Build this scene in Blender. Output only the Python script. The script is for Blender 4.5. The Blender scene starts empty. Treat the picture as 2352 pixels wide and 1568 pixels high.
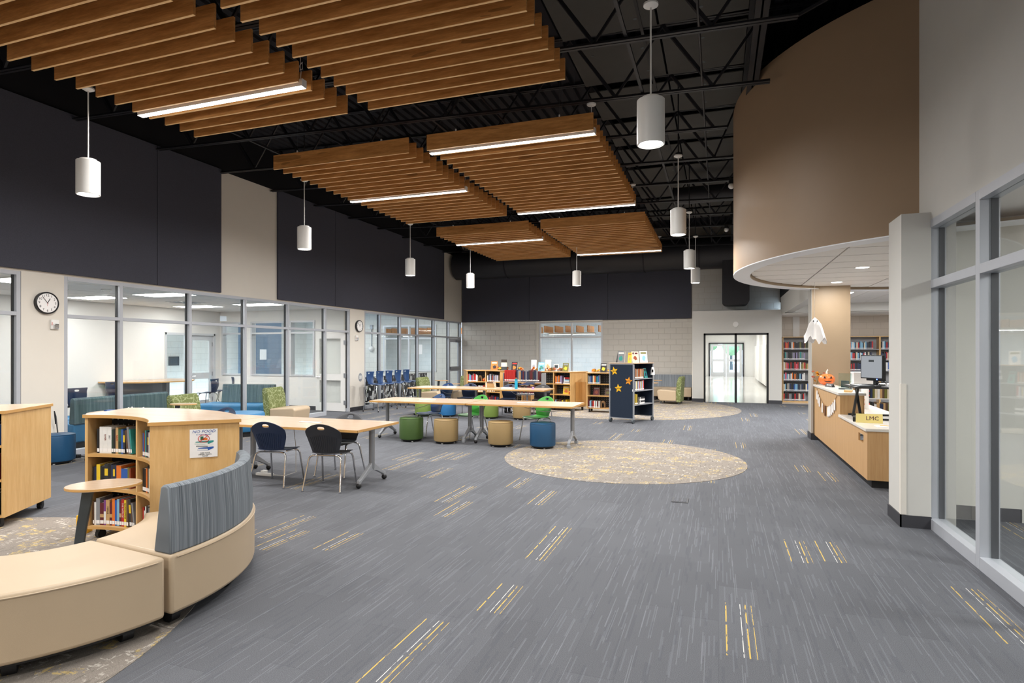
import bpy, bmesh, math, random
from mathutils import Vector, Matrix
random.seed(7)
R = math.radians
S = bpy.context.scene
C = bpy.context.collection

# ------------------------------------------------------------------ camera
YAW = math.atan(474 / 1355)
CAMH = 1.65
cd = bpy.data.cameras.new('camera')
cam = bpy.data.objects.new('camera', cd)
C.objects.link(cam)
cam.location = (0, 0, CAMH)
cam.rotation_euler = (R(90), 0, YAW)
cd.sensor_width = 36
cd.lens = 36 * 1355 / 2352
cd.shift_y = 24 / 2352
cd.clip_start = .05
cd.clip_end = 200
S.camera = cam

# ------------------------------------------------------------------ world / exposure
w = bpy.data.worlds.new('world')
S.world = w
w.use_nodes = True
bg = w.node_tree.nodes['Background']
bg.inputs[0].default_value = (.62, .80, 1, 1)
bg.inputs[1].default_value = 5
S.view_settings.view_transform = 'Standard'
S.view_settings.look = 'None'
S.view_settings.gamma = 1
S.view_settings.use_curve_mapping = False
S.view_settings.exposure = 0.28
LINEAR_W, PENDANT_W, PANEL_W = 95, 64, 11

# ------------------------------------------------------------------ helpers
def lin(h):
    h = h.lstrip('#')
    v = [int(h[i:i + 2], 16) / 255 for i in (0, 2, 4)]
    return tuple((c / 12.92 if c <= .04045 else ((c + .055) / 1.055) ** 2.4) for c in v) + (1,)


class NT:
    """tiny node-graph writer"""
    def __init__(s, name, rough=.6, metal=0, spec=None):
        s.m = bpy.data.materials.new(name)
        s.m.use_nodes = True
        s.t = s.m.node_tree
        s.b = s.t.nodes['Principled BSDF']
        s.b.inputs['Roughness'].default_value = rough
        s.b.inputs['Metallic'].default_value = metal
        if spec is not None:
            s.b.inputs['Specular IOR Level'].default_value = spec

    def n(s, typ, **k):
        nd = s.t.nodes.new(typ)
        for a, b in k.items():
            setattr(nd, a, b)
        return nd

    def put(s, sock, v):
        if hasattr(v, 'is_linked') or hasattr(v, 'links'):
            s.t.links.new(v, sock)
        else:
            sock.default_value = v

    def math(s, op, a, b=None, c=None):
        nd = s.n('ShaderNodeMath', operation=op)
        s.put(nd.inputs[0], a)
        if b is not None:
            s.put(nd.inputs[1], b)
        if c is not None:
            s.put(nd.inputs[2], c)
        return nd.outputs[0]

    def mix(s, f, a, b):
        nd = s.n('ShaderNodeMix', data_type='RGBA')
        s.put(nd.inputs[0], f)
        s.put(nd.inputs[6], a)
        s.put(nd.inputs[7], b)
        return nd.outputs[2]

    def pos(s, kind='Object'):
        if kind == 'World':
            return s.n('ShaderNodeNewGeometry').outputs['Position']
        return s.n('ShaderNodeTexCoord').outputs[kind]

    def scale(s, v, sc, loc=(0, 0, 0)):
        nd = s.n('ShaderNodeMapping')
        s.put(nd.inputs[0], v)
        nd.inputs['Scale'].default_value = sc
        s.put(nd.inputs['Location'], loc)
        return nd.outputs[0]

    def noise(s, v, scale, detail=2, rough=.5):
        nd = s.n('ShaderNodeTexNoise')
        s.put(nd.inputs['Vector'], v)
        nd.inputs['Scale'].default_value = scale
        nd.inputs['Detail'].default_value = detail
        nd.inputs['Roughness'].default_value = rough
        return nd.outputs[0]

    def white(s, v, dim='2D'):
        nd = s.n('ShaderNodeTexWhiteNoise', noise_dimensions=dim)
        s.put(nd.inputs['W' if dim == '1D' else 'Vector'], v)
        return nd.outputs[0]

    def comb(s, x, y, z=0):
        nd = s.n('ShaderNodeCombineXYZ')
        for i, v in enumerate((x, y, z)):
            s.put(nd.inputs[i], v)
        return nd.outputs[0]

    def sep(s, v):
        nd = s.n('ShaderNodeSeparateXYZ')
        s.put(nd.inputs[0], v)
        return nd.outputs

    def ramp(s, f, stops):
        nd = s.n('ShaderNodeValToRGB')
        s.put(nd.inputs[0], f)
        e = nd.color_ramp.elements
        e[0].position, e[0].color = stops[0]
        e[1].position, e[1].color = stops[-1]
        for p, c in stops[1:-1]:
            q = e.new(p)
            q.color = c
        return nd.outputs[0]

    def bump(s, h, strength=.3, dist=.01):
        nd = s.n('ShaderNodeBump')
        s.put(nd.inputs['Height'], h)
        nd.inputs['Strength'].default_value = strength
        nd.inputs['Distance'].default_value = dist
        s.t.links.new(nd.outputs[0], s.b.inputs['Normal'])

    def col(s, v):
        s.put(s.b.inputs['Base Color'], v)
        return s.m


MATS = {}


def plain(name, hexc, rough=.6, metal=0, var=.06, sc=6, bump=0, bsc=200, spec=None):
    """painted / moulded surface with a faint procedural mottling"""
    if name in MATS:
        return MATS[name]
    g = NT(name, rough, metal, spec)
    c = lin(hexc)
    p = g.pos()
    f = g.noise(p, sc, 3)
    a = tuple(min(1, x * (1 - var)) for x in c[:3]) + (1,)
    b = tuple(min(1, x * (1 + var)) for x in c[:3]) + (1,)
    g.col(g.mix(f, a, b))
    if bump:
        g.bump(g.noise(p, bsc, 2), bump, .002)
    MATS[name] = g.m
    return g.m


def wood(name, dark, light, sc=(1.2, 14, 14), rough=.42, knots=False, axis='x'):
    if name in MATS:
        return MATS[name]
    g = NT(name, rough)
    p = g.pos()
    oi = g.n('ShaderNodeObjectInfo').outputs['Random']
    off = g.comb(g.math('MULTIPLY', oi, 31), g.math('MULTIPLY', oi, 17), g.math('MULTIPLY', oi, 9))
    s3 = {'x': sc, 'y': (sc[1], sc[0], sc[2]), 'z': (sc[1], sc[2], sc[0])}[axis]
    v = g.scale(p, s3, off)
    f1 = g.noise(v, 2.2, 5, .62)
    f2 = g.noise(v, 11, 3, .6)
    f = g.math('ADD', g.math('MULTIPLY', f1, .7), g.math('MULTIPLY', f2, .3))
    c = g.ramp(f, [(.33, lin(dark)), (.5, g_mid(dark, light)), (.66, lin(light))])
    if knots:
        k = g.noise(g.scale(p, tuple(q * .5 for q in s3), off), 1.6, 2)
        kk = g.math('GREATER_THAN', k, .70)
        fade = g.math('MULTIPLY', kk, .45)
        c = g.mix(fade, c, lin(knots))
    g.col(c)
    MATS[name] = g.m
    return g.m


def g_mid(a, b):
    a, b = lin(a), lin(b)
    return tuple((x + y) / 2 for x, y in zip(a, b))


def emit(name, color, strength):
    if name in MATS:
        return MATS[name]
    m = bpy.data.materials.new(name)
    m.use_nodes = True
    t = m.node_tree
    t.nodes.remove(t.nodes['Principled BSDF'])
    e = t.nodes.new('ShaderNodeEmission')
    e.inputs[0].default_value = color
    e.inputs[1].default_value = strength
    t.links.new(e.outputs[0], t.nodes['Material Output'].inputs[0])
    MATS[name] = m
    return m


def glass(name, tint=(1, 1, 1, 1), refl=1.0):
    if name in MATS:
        return MATS[name]
    m = bpy.data.materials.new(name)
    m.use_nodes = True
    t = m.node_tree
    t.nodes.remove(t.nodes['Principled BSDF'])
    tr = t.nodes.new('ShaderNodeBsdfTransparent')
    tr.inputs[0].default_value = tint
    gl = t.nodes.new('ShaderNodeBsdfGlossy')
    gl.inputs['Roughness'].default_value = .01
    fr = t.nodes.new('ShaderNodeLayerWeight')
    fr.inputs[0].default_value = .5
    pw = t.nodes.new('ShaderNodeMath')
    pw.operation = 'POWER'
    pw.inputs[1].default_value = 5
    mx = t.nodes.new('ShaderNodeMixShader')
    mu = t.nodes.new('ShaderNodeMath')
    mu.operation = 'MULTIPLY_ADD'
    mu.inputs[1].default_value = .75 * refl
    mu.inputs[2].default_value = .035 * refl
    mu.use_clamp = True
    t.links.new(fr.outputs['Facing'], pw.inputs[0])
    t.links.new(pw.outputs[0], mu.inputs[0])
    t.links.new(mu.outputs[0], mx.inputs[0])
    t.links.new(tr.outputs[0], mx.inputs[1])
    t.links.new(gl.outputs[0], mx.inputs[2])
    t.links.new(mx.outputs[0], t.nodes['Material Output'].inputs[0])
    MATS[name] = m
    return m


class MB:
    def __init__(s):
        s.v, s.f, s.mi, s.cur = [], [], [], 0

    def mat(s, i):
        s.cur = i
        return s

    def add(s, vs, fs):
        o = len(s.v)
        s.v += [tuple(p) for p in vs]
        s.f += [tuple(i + o for i in f) for f in fs]
        s.mi += [s.cur] * len(fs)
        return s

    def box(s, x0, x1, y0, y1, z0, z1):
        return s.add([(x0, y0, z0), (x1, y0, z0), (x1, y1, z0), (x0, y1, z0), (x0, y0, z1), (x1, y0, z1), (x1, y1, z1), (x0, y1, z1)],
                     [(0, 3, 2, 1), (4, 5, 6, 7), (0, 1, 5, 4), (1, 2, 6, 5), (2, 3, 7, 6), (3, 0, 4, 7)])

    def obox(s, c, sx, sy, sz, rz=0, rx=0, ry=0):
        M = Matrix.Translation(c) @ Matrix.Rotation(rz, 4, 'Z') @ Matrix.Rotation(rx, 4, 'X') @ Matrix.Rotation(ry, 4, 'Y')
        vs = [M @ Vector((a * sx / 2, b * sy / 2, d * sz / 2)) for d in (-1, 1) for a, b in ((-1, -1), (1, -1), (1, 1), (-1, 1))]
        return s.add(vs, [(0, 3, 2, 1), (4, 5, 6, 7), (0, 1, 5, 4), (1, 2, 6, 5), (2, 3, 7, 6), (3, 0, 4, 7)])

    def cyl(s, a, b, r0, r1=None, n=16, cap=True):
        a, b = Vector(a), Vector(b)
        r1 = r0 if r1 is None else r1
        d = (b - a).normalized()
        u = d.orthogonal().normalized()
        if abs(d.z) > .999:
            u = Vector((1, 0, 0))
        w2 = d.cross(u)
        vs = []
        for p, r in ((a, r0), (b, r1)):
            for i in range(n):
                t = 2 * math.pi * i / n
                vs.append(p + (u * math.cos(t) + w2 * math.sin(t)) * r)
        fs = [(i, (i + 1) % n, n + (i + 1) % n, n + i) for i in range(n)]
        if cap:
            fs += [tuple(range(n - 1, -1, -1)), tuple(range(n, 2 * n))]
        return s.add(vs, fs)

    def tube(s, pts, r, n=8):
        pts = [Vector(p) for p in pts]
        vs, u = [], None
        m = len(pts)
        for k, p in enumerate(pts):
            d = (pts[min(k + 1, m - 1)] - pts[max(k - 1, 0)]).normalized()
            if u is None:
                u = d.orthogonal().normalized()
            u = (u - d * u.dot(d)).normalized()
            w2 = d.cross(u)
            rr = r[k] if isinstance(r, (list, tuple)) else r
            vs += [p + (u * math.cos(2 * math.pi * i / n) + w2 * math.sin(2 * math.pi * i / n)) * rr for i in range(n)]
        fs = [(k * n + i, k * n + (i + 1) % n, (k + 1) * n + (i + 1) % n, (k + 1) * n + i) for k in range(m - 1) for i in range(n)]
        fs += [tuple(range(n - 1, -1, -1)), tuple(range((m - 1) * n, m * n))]
        return s.add(vs, fs)

    def prism(s, poly, z0, z1):
        n = len(poly)
        vs = [(x, y, z0) for x, y in poly] + [(x, y, z1) for x, y in poly]
        return s.add(vs, [tuple(range(n - 1, -1, -1)), tuple(range(n, 2 * n))] + [(i, (i + 1) % n, n + (i + 1) % n, n + i) for i in range(n)])

    def prism_xz(s, poly, y0, y1):
        n = len(poly)
        vs = [(x, y0, z) for x, z in poly] + [(x, y1, z) for x, z in poly]
        return s.add(vs, [tuple(range(n)), tuple(range(2 * n - 1, n - 1, -1))] + [(i, n + i, n + (i + 1) % n, (i + 1) % n) for i in range(n)])

    def prism_yz(s, poly, x0, x1):
        n = len(poly)
        vs = [(x0, y, z) for y, z in poly] + [(x1, y, z) for y, z in poly]
        return s.add(vs, [tuple(range(n - 1, -1, -1)), tuple(range(n, 2 * n))] + [(i, (i + 1) % n, n + (i + 1) % n, n + i) for i in range(n)])

    def lathe(s, prof, c=(0, 0, 0), n=24):
        vs = [(c[0] + r * math.cos(2 * math.pi * i / n), c[1] + r * math.sin(2 * math.pi * i / n), c[2] + z) for r, z in prof for i in range(n)]
        m = len(prof)
        fs = [(k * n + i, k * n + (i + 1) % n, (k + 1) * n + (i + 1) % n, (k + 1) * n + i) for k in range(m - 1) for i in range(n)]
        if prof[0][0] > 1e-5:
            fs.append(tuple(range(n - 1, -1, -1)))
        if prof[-1][0] > 1e-5:
            fs.append(tuple(range((m - 1) * n, m * n)))
        return s.add(vs, fs)

    def arc(s, cx, cy, r0, r1, a0, a1, z0, z1, n=24):
        """ring sector (angles in degrees), closed solid"""
        vs = []
        for i in range(n + 1):
            t = R(a0 + (a1 - a0) * i / n)
            c, q = math.cos(t), math.sin(t)
            vs += [(cx + r0 * c, cy + r0 * q, z0), (cx + r1 * c, cy + r1 * q, z0), (cx + r1 * c, cy + r1 * q, z1), (cx + r0 * c, cy + r0 * q, z1)]
        fs = [(0, 1, 2, 3), tuple(4 * n + k for k in (3, 2, 1, 0))]
        for i in range(n):
            a, b = 4 * i, 4 * i + 4
            fs += [(a, b, b + 1, a + 1), (a + 1, b + 1, b + 2, a + 2), (a + 2, b + 2, b + 3, a + 3), (a + 3, b + 3, b, a)]
        return s.add(vs, fs)

    def ball(s, c, r, n=12, m=8, sz=1):
        return s.lathe([(max(1e-6, r * math.sin(math.pi * k / m)), -r * sz * math.cos(math.pi * k / m)) for k in range(m + 1)], c, n)

    def mesh(s, name):
        me = bpy.data.meshes.new(name)
        me.from_pydata(s.v, [], s.f)
        if any(s.mi):
            me.polygons.foreach_set('material_index', s.mi)
        return me

    def build(s, name, mats, parent=None, smooth=False, bevel=0, seg=2, loc=None, rz=None, weld=False):
        me = s.mesh(name)
        for m in (mats if isinstance(mats, (list, tuple)) else [mats]):
            me.materials.append(m)
        if weld or smooth:
            bm = bmesh.new()
            bm.from_mesh(me)
            if weld:
                bmesh.ops.remove_doubles(bm, verts=bm.verts, dist=1e-5)
            bmesh.ops.recalc_face_normals(bm, faces=bm.faces)
            bm.to_mesh(me)
            bm.free()
        if smooth:
            me.polygons.foreach_set('use_smooth', [True] * len(me.polygons))
            me.set_sharp_from_angle(angle=R(42))
        o = bpy.data.objects.new(name, me)
        C.objects.link(o)
        if parent is not None:
            o.parent = parent
        if bevel:
            b = o.modifiers.new('bevel', 'BEVEL')
            b.width, b.segments, b.limit_method, b.angle_limit = bevel, seg, 'ANGLE', R(50)
            b.harden_normals = False
        if loc is not None:
            o.location = loc
        if rz is not None:
            o.rotation_euler = (0, 0, rz)
        return o


def obj(name, me, parent=None, mats=None):
    o = bpy.data.objects.new(name, me)
    C.objects.link(o)
    if parent is not None:
        o.parent = parent
    return o


def tag(o, label=None, cat=None, group=None, kind=None):
    if label:
        o['label'] = label
    if cat:
        o['category'] = cat
    if group:
        o['group'] = group
    if kind:
        o['kind'] = kind
    return o


def struct(o, label=None, cat=None):
    return tag(o, label, cat, kind='structure')


def thing(name, label, cat, loc=(0, 0, 0), rz=0, group=None):
    o = bpy.data.objects.new(name, None)
    o.empty_display_size = .1
    C.objects.link(o)
    o.location = loc
    o.rotation_euler = (0, 0, rz)
    return tag(o, label, cat, group)


def copy_tree(o, parent=None):
    c = o.copy()
    C.objects.link(c)
    c.parent = parent
    for ch in list(o.children):
        copy_tree(ch, c)
    return c


def place(src, loc, rz=0, label=None, group=None):
    c = copy_tree(src)
    c.location = loc
    c.rotation_euler = (0, 0, rz)
    if label:
        c['label'] = label
    if group:
        c['group'] = group
    return c


def remat(o, table):
    """give a copy its own colours: table maps part-name prefix -> material"""
    for q in [o] + list(o.children_recursive):
        for k, m in table.items():
            if q.type == 'MESH' and q.name.split('.')[0] == k:
                q.material_slots[0].link = 'OBJECT'
                q.material_slots[0].material = m


def text(body, size, mat_, parent, loc, rot=(R(90), 0, 0), align='CENTER', name='lettering', shear=0, squash=1):
    cu = bpy.data.curves.new(name, 'FONT')
    cu.body = body
    cu.size = size
    cu.align_x = align
    cu.align_y = 'CENTER'
    cu.extrude = .0006
    cu.shear = shear
    cu.resolution_u = 2
    tmp = bpy.data.objects.new('tmp', cu)
    me = bpy.data.meshes.new_from_object(tmp)
    bpy.data.objects.remove(tmp)
    me.materials.clear()
    me.materials.append(mat_)
    o = bpy.data.objects.new(name, me)
    C.objects.link(o)
    o.parent = parent
    o.location = loc
    o.rotation_euler = rot
    o.scale = (squash, 1, 1)
    return o


def area_light(name, loc, sx, sy, power, color=(1, .965, .91), rot=(0, 0, 0), spread=180, parent=None):
    l = bpy.data.lights.new(name, 'AREA')
    l.shape = 'RECTANGLE'
    l.size, l.size_y, l.energy, l.color, l.spread = sx, sy, power, color, R(spread)
    o = bpy.data.objects.new(name, l)
    C.objects.link(o)
    o.location = loc
    o.rotation_euler = rot
    if parent is not None:
        o.parent = parent
    return o


# ------------------------------------------------------------------ materials
def carpet_mat():
    g = NT('carpet_field', .95, spec=.15)
    p = g.pos('World')
    x, y, z = g.sep(p)
    # plank tiles 0.25 x 1.0 m, ashlar laid
    tx = g.math('FLOOR', g.math('DIVIDE', x, .25))
    off = g.white(tx, '1D')
    yo = g.math('ADD', y, off)
    ty = g.math('FLOOR', yo)
    tid = g.comb(tx, ty)
    r1 = g.white(tid, '2D')
    r2 = g.white(g.comb(tx, ty, 3), '3D')
    lx = g.math('SUBTRACT', x, g.math('MULTIPLY', tx, .25))
    ly = g.math('SUBTRACT', yo, ty)
    # fine pile
    fine = g.noise(p, 330, 2)
    big = g.noise(p, 1.6, 2)
    base = g.ramp(fine, [(.25, lin('#424449')), (.75, lin('#77787d'))])
    shade = g.math('ADD', .90, g.math('MULTIPLY', r1, .14))
    shade = g.math('MULTIPLY', shade, g.math('ADD', .92, g.math('MULTIPLY', big, .16)))
    mul = g.n('ShaderNodeMix', data_type='RGBA', blend_type='MULTIPLY')
    mul.inputs[0].default_value = 1
    g.put(mul.inputs[6], base)
    g.put(mul.inputs[7], g.comb(shade, shade, shade))
    c = mul.outputs[2]

    def streaks(wd, ln, thr, seed):
        cx = g.math('FLOOR', g.math('DIVIDE', x, wd))
        o = g.white(g.math('ADD', cx, seed), '1D')
        row = g.math('FLOOR', g.math('ADD', g.math('DIVIDE', y, ln), g.math('MULTIPLY', o, 9)))
        v = g.white(g.comb(cx, row, seed), '3D')
        return g.math('GREATER_THAN', v, thr)
    s1 = g.math('MULTIPLY', streaks(.009, .24, .925, 11), .12)
    c = g.mix(s1, c, lin('#9a9ca6'))
    s2 = g.math('MULTIPLY', streaks(.0055, .45, .972, 5), .13)
    c = g.mix(s2, c, lin('#b0b2ba'))
    s3 = g.math('MULTIPLY', streaks(.016, .18, .9, 23), .22)
    c = g.mix(s3, c, lin('#4a4d55'))
    # thread bundles: gold, cream, gold, thin gold
    sel = g.math('GREATER_THAN', r1, .85)
    ln = g.math('LESS_THAN', ly, g.math('ADD', .38, g.math('MULTIPLY', r2, .55)))
    dash = g.math('GREATER_THAN', g.noise(g.comb(g.math('MULTIPLY', x, 60), g.math('MULTIPLY', y, 9), 0), 1.5, 1), .42)
    sel = g.math('MULTIPLY', g.math('MULTIPLY', sel, ln), dash)

    def line(cx, hw):
        return g.math('LESS_THAN', g.math('ABSOLUTE', g.math('SUBTRACT', lx, cx)), hw)
    gold = g.math('MAXIMUM', g.math('MAXIMUM', line(.045, .0042), line(.163, .0042)), line(.2, .002))
    c = g.mix(g.math('MULTIPLY', g.math('MULTIPLY', gold, sel), .75), c, lin('#d9b75a'))
    c = g.mix(g.math('MULTIPLY', g.math('MULTIPLY', line(.132, .0024), sel), .8), c, lin('#dddbd6'))
    seam = g.math('MAXIMUM', g.math('LESS_THAN', lx, .0025), g.math('LESS_THAN', ly, .004))
    c = g.mix(g.math('MULTIPLY', seam, .25), c, lin('#3a3c42'))
    g.bump(fine, .5, .004)
    return g.col(c)


def inlay_mat():
    g = NT('carpet_inlay_field', .95, spec=.15)
    p = g.pos('World')
    fine = g.noise(p, 330, 2)
    base = g.ramp(fine, [(.25, lin('#6c655f')), (.75, lin('#9c948b'))])
    a = g.noise(g.scale(p, (28, 8, 1)), 1.0, 4, .7)
    b = g.noise(g.scale(p, (8, 28, 1), (7, 3, 0)), 1.0, 4, .7)
    clump = g.noise(p, 3.3, 3)
    t = g.math('MAXIMUM', a, b)
    cr = g.math('MULTIPLY', g.math('GREATER_THAN', t, .60), g.math('GREATER_THAN', clump, .46))
    c = g.mix(g.math('MULTIPLY', cr, .5), base, lin('#d8d0c6'))
    a2 = g.noise(g.scale(p, (30, 9, 1), (3, 9, 0)), 1.0, 4, .7)
    b2 = g.noise(g.scale(p, (9, 30, 1), (1, 4, 0)), 1.0, 4, .7)
    clump2 = g.noise(g.scale(p, (1, 1, 1), (5, 2, 0)), 3.6, 3)
    t2 = g.math('MAXIMUM', a2, b2)
    ye = g.math('MULTIPLY', g.math('GREATER_THAN', t2, .56), g.math('GREATER_THAN', clump2, .55))
    c = g.mix(g.math('MULTIPLY', ye, .6), c, lin('#cfb36a'))
    dk = g.math('GREATER_THAN', g.noise(g.scale(p, (30, 6, 1), (9, 9, 0)), 1.0, 3), .62)
    c = g.mix(g.math('MULTIPLY', dk, .35), c, lin('#4a443f'))
    g.bump(fine, .5, .004)
    return g.col(c)


def striped_fabric(name, hues, ang=False):
    g = NT(name, .85, spec=.2)
    p = g.pos()
    x, y, z = g.sep(p)
    u = g.math('MULTIPLY', g.math('ARCTAN2', y, x), 1.34) if ang else g.math('ADD', x, g.math('MULTIPLY', y, .02))
    f1 = g.noise(g.comb(g.math('MULTIPLY', u, 120), 0, g.math('MULTIPLY', z, .8)), 1.0, 3, .7)
    c = g.ramp(f1, [(.30, lin(hues[0])), (.45, lin(hues[1])), (.58, lin(hues[2])), (.72, lin(hues[3]))])
    g.bump(g.noise(p, 600, 2), .3, .002)
    return g.col(c)


def swirl_fabric(name, base, line, sc=9):
    g = NT(name, .8, spec=.2)
    p = g.pos()
    nd = g.n('ShaderNodeTexVoronoi', feature='F1')
    g.put(nd.inputs['Vector'], p)
    nd.inputs['Scale'].default_value = sc
    d = g.math('FRACT', g.math('MULTIPLY', nd.outputs['Distance'], 3.2))
    ring = g.math('LESS_THAN', g.math('ABSOLUTE', g.math('SUBTRACT', d, .5)), .07)
    nd2 = g.n('ShaderNodeTexVoronoi', feature='F1')
    g.put(nd2.inputs['Vector'], g.scale(p, (1, 1, 1), (3.3, 1.7, .4)))
    nd2.inputs['Scale'].default_value = sc * .8
    d2 = g.math('FRACT', g.math('MULTIPLY', nd2.outputs['Distance'], 2.4))
    ring = g.math('MAXIMUM', ring, g.math('LESS_THAN', g.math('ABSOLUTE', g.math('SUBTRACT', d2, .5)), .06))
    c = g.mix(g.math('MULTIPLY', ring, .75), lin(base), lin(line))
    g.bump(g.noise(p, 500, 2), .25, .002)
    return g.col(c)


def dots_mat(name, base, dot):
    """perforated metal back panel"""
    g = NT(name, .6, .2)
    p = g.pos()
    x, y, z = g.sep(p)

    def cell(v):
        f = g.math('FRACT', g.math('DIVIDE', v, .05))
        return g.math('SUBTRACT', f, .5)
    a, b = cell(x), cell(z)
    d = g.math('ADD', g.math('MULTIPLY', a, a), g.math('MULTIPLY', b, b))
    hole = g.math('LESS_THAN', d, .022)
    return g.col(g.mix(hole, lin(base), lin(dot)))


def patchwork_mat():
    g = NT('booth_patchwork', .8)
    p = g.pos()
    nd = g.n('ShaderNodeTexVoronoi', feature='F1', distance='CHEBYCHEV')
    g.put(nd.inputs['Vector'], p)
    nd.inputs['Scale'].default_value = 11
    v = g.sep(nd.outputs['Color'])[0]
    c = g.ramp(v, [(.0, lin('#17151b')), (.45, lin('#2e2b33')), (.62, lin('#6b6870')), (.86, lin('#e8e6e6'))])
    return g.col(c)


M = {}
M['carpet'] = carpet_mat()
M['inlay'] = inlay_mat()
M['paint'] = plain('wall_paint_greige', '#d8d2c8', .75, var=.02, bump=.08, bsc=420)
M['paint_grey'] = plain('wall_paint_grey', '#c6c4bf', .7, var=.02, bump=.12, bsc=420)
M['paint_white'] = plain('wall_paint_white', '#e8e6e3', .75, var=.015)
M['block'] = plain('block_paint', '#cfcac2', .6, var=.03, bump=.25, bsc=160)
M['block_cool'] = plain('block_paint_cool', '#c9d3dd', .6, var=.03, bump=.2, bsc=160)
M['joint'] = plain('mortar_joint', '#c2bdb5', .8)
M['joint_cool'] = plain('mortar_joint_cool', '#aeb8c4', .8)
M['block_blue'] = plain('block_paint_slate_blue', '#6f8296', .6, var=.03, bump=.2, bsc=160)
M['felt'] = plain('acoustic_felt', '#4b4c56', .95, var=.22, sc=90, bump=.5, bsc=500, spec=.15)
M['black'] = plain('black_paint', '#131317', .7, var=.1, spec=.3)
M['deck'] = plain('deck_black', '#232328', .75, var=.1, spec=.3)
M['deckpanel'] = plain('deck_panel_charcoal', '#4a4946', .8, var=.1)
M['steel_black'] = plain('joist_black', '#1c1c21', .5, var=.1)
M['brown'] = plain('drum_paint_brown', '#967d63', .55, var=.03, bump=.12, bsc=380)
M['tan_col'] = plain('column_paint_tan', '#97836a', .5, var=.03, bump=.12, bsc=380)
M['base'] = plain('rubber_base', '#35353a', .55)
M['alu'] = plain('clear_anodised_aluminium', '#b4b7be', .38, .15, var=.03)
M['alu_white'] = plain('pale_aluminium', '#cfd1d5', .4, .2, var=.02)
M['gasket'] = plain('black_gasket', '#0d0d10', .5)
M['glass'] = glass('clear_glass', (.97, .985, .98, 1), 1.0)
M['tile'] = plain('ceiling_tile', '#e9e6e2', .9, var=.03, sc=30, bump=.3, bsc=260)
M['grid'] = plain('ceiling_grid', '#b9b4ae', .6)
M['white'] = plain('white_enamel', '#e6e5e2', .4, var=.015)
M['white_lip'] = plain('white_soffit_paint', '#eceef2', .5, var=.015)
M['slat'] = wood('slat_oak', '#a26a33', '#dc9f5e', (1.1, 10, 10), .45, knots='#5a381a', axis='x')
M['slat_edge'] = wood('slat_edge_oak_lit', '#e6b678', '#f6cf98', (1.1, 10, 10), .45)  # paler edge band; floor bounce light is put into its colour too
M['maple'] = wood('maple_veneer', '#d0a468', '#e3bd84', (9, 9, .8), .38)
M['maple_top'] = wood('maple_laminate', '#bfa387', '#cab096', (1, 12, 12), .22)
M['edge'] = plain('maple_edgeband', '#cf9f5f', .4, var=.04)
M['oak_panel'] = wood('desk_oak', '#b98d5c', '#cda675', (22, 22, .6), .42)
M['counter'] = plain('counter_quartz', '#d9d5cf', .25, var=.04, sc=40)
M['beige'] = plain('vinyl_beige', '#bba68b', .42, var=.03, bump=.15, bsc=300)
M['beige_dark'] = plain('vinyl_tan', '#b4915e', .45, var=.03, bump=.15, bsc=300)
M['tan_pouf'] = plain('vinyl_camel', '#a1875c', .45, var=.03, bump=.2, bsc=300)
M['green_pouf'] = plain('vinyl_forest', '#46602e', .45, var=.03, bump=.2, bsc=300)
M['lime_pouf'] = plain('vinyl_lime', '#7a9346', .45, var=.03, bump=.2, bsc=300)
M['blue_pouf'] = plain('vinyl_deep_blue', '#1a4b70', .45, var=.03, bump=.2, bsc=300)
M['sky_pouf'] = plain('vinyl_mid_blue', '#2e74ae', .45, var=.03, bump=.2, bsc=300)
M['teal'] = plain('vinyl_teal_blue', '#2b6f9c', .5, var=.03, bump=.2, bsc=300)
M['grey_stripe'] = striped_fabric('woven_grey_stripe', ('#4d545c', '#7e858c', '#8f959c', '#b3b8bc'))
M['grey_arc_stripe'] = striped_fabric('woven_grey_arc_stripe', ('#41474e', '#71777d', '#7f858b', '#a4a9ad'), True)
M['slate_stripe'] = striped_fabric('woven_slate_stripe', ('#36464e', '#54676e', '#617379', '#8a989b'))
M['green_swirl'] = swirl_fabric('green_loop_fabric', '#6f774a', '#a6ad84', 6)
M['navy_shell'] = plain('navy_polypropylene', '#1d2c49', .38, var=.04)
M['blue_shell'] = plain('blue_polypropylene', '#1f3f6c', .38, var=.04)
M['grey_shell'] = plain('graphite_polypropylene', '#2e3036', .42, var=.04)
M['green_shell'] = plain('green_polypropylene', '#3f9a3a', .35, var=.04)
M['chrome'] = plain('chrome', '#d4d4d6', .12, 1, var=.01)
M['grey_metal'] = plain('silver_grey_metal', '#8f9195', .4, .5, var=.02)
M['mid_grey'] = plain('grey_powdercoat', '#9b9ea3', .45, .2, var=.02)
M['dark_grey'] = plain('dark_grey_metal', '#4c5358', .45, .3)
M['rubber'] = plain('black_rubber', '#17171a', .55)
M['perf'] = dots_mat('perforated_charcoal', '#33363b', '#b9bcc0')
M['navy_felt'] = plain('navy_felt', '#1d2a3c', .95, var=.15, sc=120, bump=.3, bsc=500)
M['paper'] = plain('white_paper', '#eeeceb', .7, var=.01)
M['ink'] = plain('black_ink', '#151515', .6)
M['blue_ink'] = plain('blue_ink', '#1f4f9c', .6)
M['red'] = plain('red_plastic', '#c8221c', .5)
M['orange'] = plain('orange_plastic', '#f2752c', .45, var=.05)
M['yellow'] = plain('yellow_card', '#f2b91d', .7)
M['orange_card'] = plain('orange_card', '#ee9a22', .7)
M['patch'] = patchwork_mat()
M['white_shine'] = plain('polished_tile_floor', '#d9d6d0', .12, var=.04)
M['lamp'] = emit('lamp_diffuser', (1, .98, .94, 1), 14)
M['cord'] = plain('white_cord', '#dcdad6', .5)
M['blk_plastic'] = plain('black_plastic', '#1a1b1e', .4)
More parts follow.
